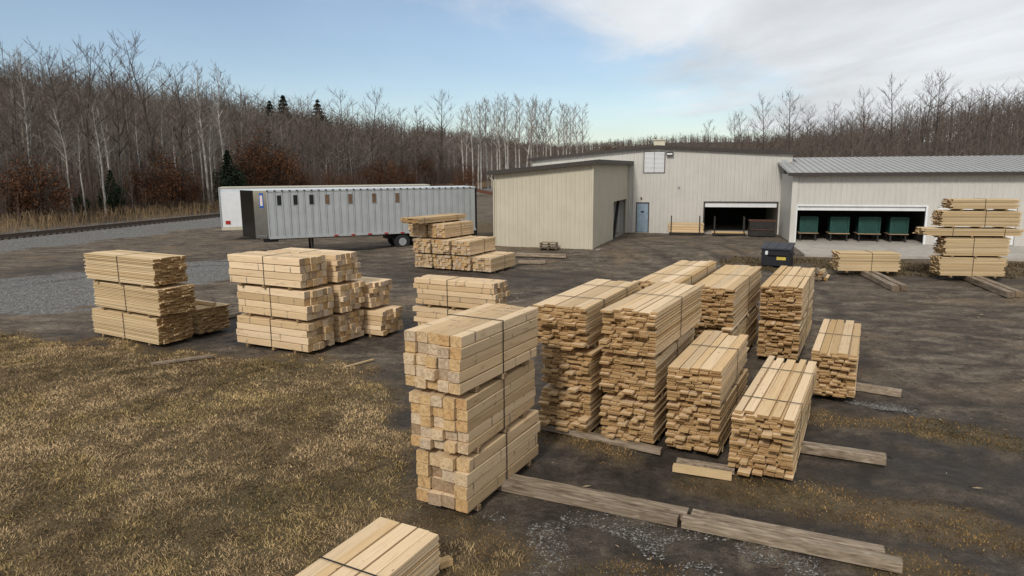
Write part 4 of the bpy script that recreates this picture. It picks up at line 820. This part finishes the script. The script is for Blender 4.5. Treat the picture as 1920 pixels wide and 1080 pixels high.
# the wooded hillsides: thousands of bare trees that read as one mass
def low_tree(h, spread, seed, limbs, kids, rk=1.0):
    R = random.Random(seed); S = []; top = Vector((R.uniform(-.4, .4), R.uniform(-.4, .4), h)); mid = Vector((R.uniform(-.2, .2), R.uniform(-.2, .2), h*.5)); S += [(Vector((0, 0, 0)), mid, .15, .10), (mid, top, .10, .025)]
    for i in range(limbs):
        t_ = .35+.62*(i+R.random())/limbs; p = mid.lerp(top, (t_-.5)*2) if t_ > .5 else Vector((0, 0, 0)).lerp(mid, t_*2); az = i*2.4+R.uniform(-.4, .4); el = R.uniform(.25, .95); ln = h*spread*(1.25-t_)*R.uniform(.7, 1.3)+.7
        d_ = Vector((math.cos(az)*math.cos(el), math.sin(az)*math.cos(el), math.sin(el))); q = p+d_*ln; S.append((p, q, .045, .015))
        for k in range(kids):
            e_ = (d_+Vector((R.gauss(0, .5), R.gauss(0, .5), R.gauss(.3, .3)))).normalized(); s_ = p.lerp(q, R.uniform(.2, 1)); S.append((s_, s_+e_*ln*R.uniform(.35, .7), .020, .009))
    return seg_mesh([(a, b, c*rk, d*rk) for a, b, c, d in S], 3)
def wood_mass(name, label, pts, variants, mat):
    Vs, Fs, b = [], [], 0; g = np.random.default_rng(len(pts))
    for i, (x, y, s_) in enumerate(pts):
        V, Fc = variants[g.integers(len(variants))]; a = g.random()*6.28; c_, n_ = math.cos(a), math.sin(a)
        Q = np.stack([(V[:, 0]*c_-V[:, 1]*n_)*s_+x, (V[:, 0]*n_+V[:, 1]*c_)*s_+y, V[:, 2]*s_*g.uniform(.85, 1.15)+HZ[i]-.3], -1); Vs.append(Q); Fs.append(Fc+b); b += len(V)
    o = link(name, mesh_np(name, np.concatenate(Vs), np.concatenate(Fs), mat)); return tag(o, label, 'wood', kind='stuff')
LV = [low_tree(R_, .30, s_, 10, 3) for s_, R_ in enumerate((13, 11, 14, 10, 12.5, 9))]; LF = [low_tree(R_, .32, 40+s_, 8, 1, 1.7) for s_, R_ in enumerate((13, 10, 12, 14, 9))]
def scatter(n_, cond, dmax, seed, dmin=55, azr=(-42, 42)):
    g = np.random.default_rng(seed); out_ = []
    az = np.radians(g.uniform(*azr, n_*6)); D = np.sqrt(g.uniform(dmin**2, dmax**2, n_*6)); x = D*np.sin(az); y = D*np.cos(az); ok = cond(x, y); x, y = x[ok][:n_], y[ok][:n_]; return x, y
S_ = lambda x, y: (x-T0[0])*TN[0]+(y-T0[1])*TN[1]; Q_ = lambda x, y: (x-45)*.978-(y-95)*.208
inleft = lambda x, y: S_(x, y) > 9+3*vnoise(x, y, 9, 41)
inright = lambda x, y: (Q_(x, y) > -4) & (y*BN[1]+x*BN[0] > 92)
for nm, lb, cnd, n_, dmx, var, mt, sd_, dmn in (
    ('near_wood', 'bare brown wood on the hill beyond the railway', inleft, 1500, 210, LV, M['twig'], 1, 60), ('pale_wood', 'paler bare stems scattered through the wood on the left hill', inleft, 750, 260, LV, M['twig_pale'], 2, 62), ('far_wood', 'distant bare wood covering the ridge behind the yard', inleft, 2600, 560, LF, M['twig'], 3, 190),
    ('shed_wood', 'dark bare wood on the slope behind the shed', inright, 1400, 300, LV, M['twig'], 4, 95)):
    x, y = scatter(n_, cnd, dmx, sd_, dmn); HZ = gz(x, y); sc_ = rng.uniform(.75, 1.15, len(x))*(.62+.38*sstep(70, 190, np.hypot(x, y))); wood_mass(nm, lb, list(zip(x, y, sc_)), var, mt)
x, y = scatter(3600, lambda x, y: (gz(x, y) > 5) & (S_(x, y) < 400), 1250, 9, 300, (-8, 26)); HZ = gz(x, y); wood_mass('ridge_wood', 'far bare wood along the distant valley ridge', list(zip(x, y, rng.uniform(.9, 1.5, len(x)))), [low_tree(R_, .36, 60+s_, 8, 2, 2.8) for s_, R_ in enumerate((11, 9, 12, 10))], M['twig'])
# undergrowth: thin brown stems and dry weeds along the wood edge
def stems(name, label, x, y, h, mat, r=.012, cat='undergrowth'):
    S = []
    for a, b, hh in zip(x, y, h):
        z = gzz(a, b); p = Vector((a, b, z-.05)); q = p+Vector((random.gauss(0, .18)*hh, random.gauss(0, .18)*hh, hh)); S.append((p, q, r, r*.5))
        for k in range(3): s_ = p.lerp(q, random.uniform(.3, .9)); S.append((s_, s_+Vector((random.gauss(0, .3), random.gauss(0, .3), random.uniform(.2, .6)))*hh*.5, r*.6, r*.3))
    return tag(link(name, mesh_np(name, *seg_mesh(S, 3), mat)), label, cat, kind='stuff')
t_ = rng.uniform(-25, 190, 6500); o_ = rng.uniform(7.5, 20, 6500); P = T0+TD*t_[:, None]+TN*o_[:, None]; stems('undergrowth', 'tangle of thin brown brush at the foot of the wood', P[:, 0], P[:, 1], rng.uniform(1.5, 5.0, 6500), M['brush'], .026)
t_ = rng.uniform(-25, 170, 5200); o_ = rng.uniform(4.2, 8.5, 5200); P = T0+TD*t_[:, None]+TN*o_[:, None]; stems('dry_weeds', 'dry tan weeds growing along the far side of the track', P[:, 0], P[:, 1], rng.uniform(.5, 1.6, 5200), M['weed'], .022, 'weeds')
# ------------------------------------------------------------------ grass, chips
def blades(name, label, x, y, h, colr, wdt):
    n_ = len(x); z = gz(x, y)+relief(x, y)*(.55+.6*zones(x, y)[0])-.04; az = rng.random(n_)*6.283; ln = rng.normal(.0, .55, n_); wind = 2.6; dx = np.cos(az)*wdt; dy = np.sin(az)*wdt; wa = 2.6+(vnoise(x, y, .5, 67)-.5)*5+rng.normal(0, 1.3, n_); lx = h*.85*np.cos(wa); ly = h*.85*np.sin(wa)
    b = np.stack([x, y, z], -1); d_ = np.stack([dx, dy, dx*0], -1); tip = b+np.stack([lx, ly, h*.62], -1); mid = b+np.stack([lx*.35, ly*.35, h*.45], -1)
    V = np.stack([b-d_, b+d_, mid+d_*.7, mid-d_*.7, tip], 1).reshape(-1, 3); i = (np.arange(n_)*5)[:, None]
    Fc = [tuple(f) for f in np.concatenate([i+np.array([[0, 1, 2, 3]])], 0).tolist()]+[tuple(f) for f in (i+np.array([[3, 2, 4]])).tolist()]
    me = bpy.data.meshes.new(name); F4 = (i+np.array([[0, 1, 2, 3]])); F3 = (i+np.array([[3, 2, 4]]))
    me.vertices.add(len(V)); me.vertices.foreach_set('co', V.astype(np.float32).ravel()); li = np.concatenate([F4.ravel(), F3.ravel()]).astype(np.int32); me.loops.add(len(li)); me.loops.foreach_set('vertex_index', li)
    me.polygons.add(2*n_); me.polygons.foreach_set('loop_start', np.concatenate([np.arange(n_)*4, n_*4+np.arange(n_)*3]).astype(np.int32)); me.update(calc_edges=True); me.materials.append(M['blade'])
    c_ = me.color_attributes.new('tint', 'FLOAT_COLOR', 'POINT'); c_.data.foreach_set('color', np.repeat(np.concatenate([colr, np.ones((n_, 1))], 1), 5, 0).astype(np.float32).ravel())
    return tag(link(name, me), label, 'grass', kind='stuff')
n_ = 520000; yy = 6.2+(26-6.2)*rng.random(n_)**1.35; xx = -yy*.83+rng.random(n_)*(yy*.83+11); zg_, _, _ = zones(xx, yy)
tuft = vnoise(xx, yy, .22, 61)*.6+vnoise(xx, yy, .9, 62)*.4; keep = (rng.random(n_) < zg_**1.2*(.75+.3*tuft)); xx, yy, tf = xx[keep], yy[keep], tuft[keep]
mixv = np.clip((vnoise(xx, yy, 1.6, 63)-.5)*.9+(vnoise(xx, yy, .3, 66)-.5)*.8+rng.normal(.42, .30, len(xx)), 0, 1)[:, None]; br = rng.uniform(.6, 1.35, (len(xx), 1))
colr = ((1-mixv)*np.array([[.125, .086, .042]])+mixv*np.array([[.52, .365, .195]]))*br; gsel = (vnoise(xx, yy, 1.2, 64) > .62)[:, None]; colr = np.where(gsel, colr*np.array([[.92, .93, .80]]), colr)
zz_ = zones(xx, yy)[0][:, None]; colr = np.where(zz_ < .8, colr*np.array([[.62, .54, .44]]), colr); hk_ = np.where(zz_[:, 0] < .8, .6, 1.0)
blades('dry_grass', 'brown and olive winter grass covering the left foreground', xx, yy, hk_*rng.uniform(.035, .10, len(xx))*(.7+.7*tf)*(.8+yy*.012), colr, .0055*(.7+yy*.06))
n_ = 30000; e_ = rng.uniform(E0+.5, E0+22, n_); nn_ = rng.uniform(37.6, 42.3, n_); xb, yb = e_*BE[0]+nn_*BN[0], e_*BE[1]+nn_*BN[1]; kp = vnoise(xb, yb, .8, 68) > .35; xb, yb = xb[kp], yb[kp]
cb = (rng.random((len(xb), 1))*np.array([[.16, .115, .058]])+np.array([[.045, .034, .018]]))*rng.uniform(.6, 1.3, (len(xb), 1)); tag(blades('bank_weeds', 'rough brown weeds on the low bank before the concrete apron', xb, yb, rng.uniform(.06, .22, len(xb)), cb, np.full(len(xb), .013)), cat='weeds')
# bark and splinters trodden into the yard
n_ = 9000; xd = rng.uniform(-16, 26, n_); yd = rng.uniform(7, 40, n_); kp = (np.abs(xd/yd) < .85) & (vnoise(xd, yd, 1.3, 69) > .4) & (zones(xd, yd)[0] < .5) & (yd < 12+28*rng.random(n_)); xd, yd = xd[kp], yd[kp]; n_ = len(xd); zd = gz(xd, yd)+relief(xd, yd)*.6-.02
O6 = np.array([[1, 0, 0], [-1, 0, 0], [0, .25, 0], [0, -.25, 0], [0, 0, .18], [0, 0, -.18]]); F6 = np.array([[0, 2, 4], [2, 1, 4], [1, 3, 4], [3, 0, 4], [2, 0, 5], [1, 2, 5], [3, 1, 5], [0, 3, 5]])
az_ = rng.random(n_)*6.28; sz_ = rng.gamma(2., .016, n_).clip(.012, .12); R3 = np.stack([np.cos(az_), -np.sin(az_), 0*az_, np.sin(az_), np.cos(az_), 0*az_, 0*az_, 0*az_, 1+0*az_], -1).reshape(-1, 3, 3)
V = (np.einsum('nij,kj->nki', R3, O6)*sz_[:, None, None]+np.stack([xd, yd, zd], -1)[:, None]).reshape(-1, 3); me = mesh_np('bark_debris', V, (np.arange(n_)[:, None, None]*6+F6[None]).reshape(-1, 3), M['stone']); c_ = me.color_attributes.new('tint', 'FLOAT_COLOR', 'POINT')
tv = np.where(rng.random((n_, 1)) < .3, rng.uniform(.6, 1.1, (n_, 1))*np.array([[.34, .26, .165]]), rng.uniform(.4, 1.2, (n_, 1))*np.array([[.075, .055, .04]])); c_.data.foreach_set('color', np.repeat(np.concatenate([tv, np.ones((n_, 1))], 1), 6, 0).astype(np.float32).ravel()); tag(link('bark_debris', me), 'bark flakes and wood splinters trodden into the yard', 'debris', kind='stuff')
n_ = 13000; a_ = rng.random(n_); k_ = rng.integers(0, 4, n_); segs = [((950, 965), (1640, 1080), .42), ((940, 985), (1010, 1060), .6), ((1545, 750), (1700, 768), .3), ((1100, 1000), (1500, 1075), .9)]
A_ = np.array([at(*s_[0])[:2] for s_ in segs]); B_ = np.array([at(*s_[1])[:2] for s_ in segs]); Wd_ = np.array([s_[2] for s_ in segs]); P = A_[k_]+(B_-A_)[k_]*a_[:, None]+rng.normal(0, 1, (n_, 2))*Wd_[k_][:, None]*.5
keep = (vnoise(P[:, 0], P[:, 1], .5, 71) > .42) & (zones(P[:, 0], P[:, 1])[0] < .6); P = P[keep]; n_ = len(P); sz = rng.gamma(2.0, .0042, n_).clip(.004, .028)[:, None]; z = gz(P[:, 0], P[:, 1])+relief(P[:, 0], P[:, 1])*.6-.03
O8 = np.array([[1, 0, 0], [-1, 0, 0], [0, 1, 0], [0, -1, 0], [0, 0, .6], [0, 0, -.6]]); Fo = np.array([[0, 2, 4], [2, 1, 4], [1, 3, 4], [3, 0, 4], [2, 0, 5], [1, 2, 5], [3, 1, 5], [0, 3, 5]])
V = (np.stack([P[:, 0], P[:, 1], z], -1)[:, None]+(O8[None]*rng.uniform(.6, 1.4, (n_, 6, 1)))*sz[:, None]).reshape(-1, 3); me = mesh_np('chips', V, (np.arange(n_)[:, None, None]*6+Fo[None]).reshape(-1, 3), M['stone'])
c_ = me.color_attributes.new('tint', 'FLOAT_COLOR', 'POINT'); tv = rng.uniform(.06, .24, (n_, 1))*np.array([[1, .95, .88]]); c_.data.foreach_set('color', np.repeat(np.concatenate([tv, np.ones((n_, 1))], 1), 6, 0).astype(np.float32).ravel()); tag(link('stone_chips', me), 'scattered pale limestone chips along the foreground runner timbers', 'gravel', kind='stuff')
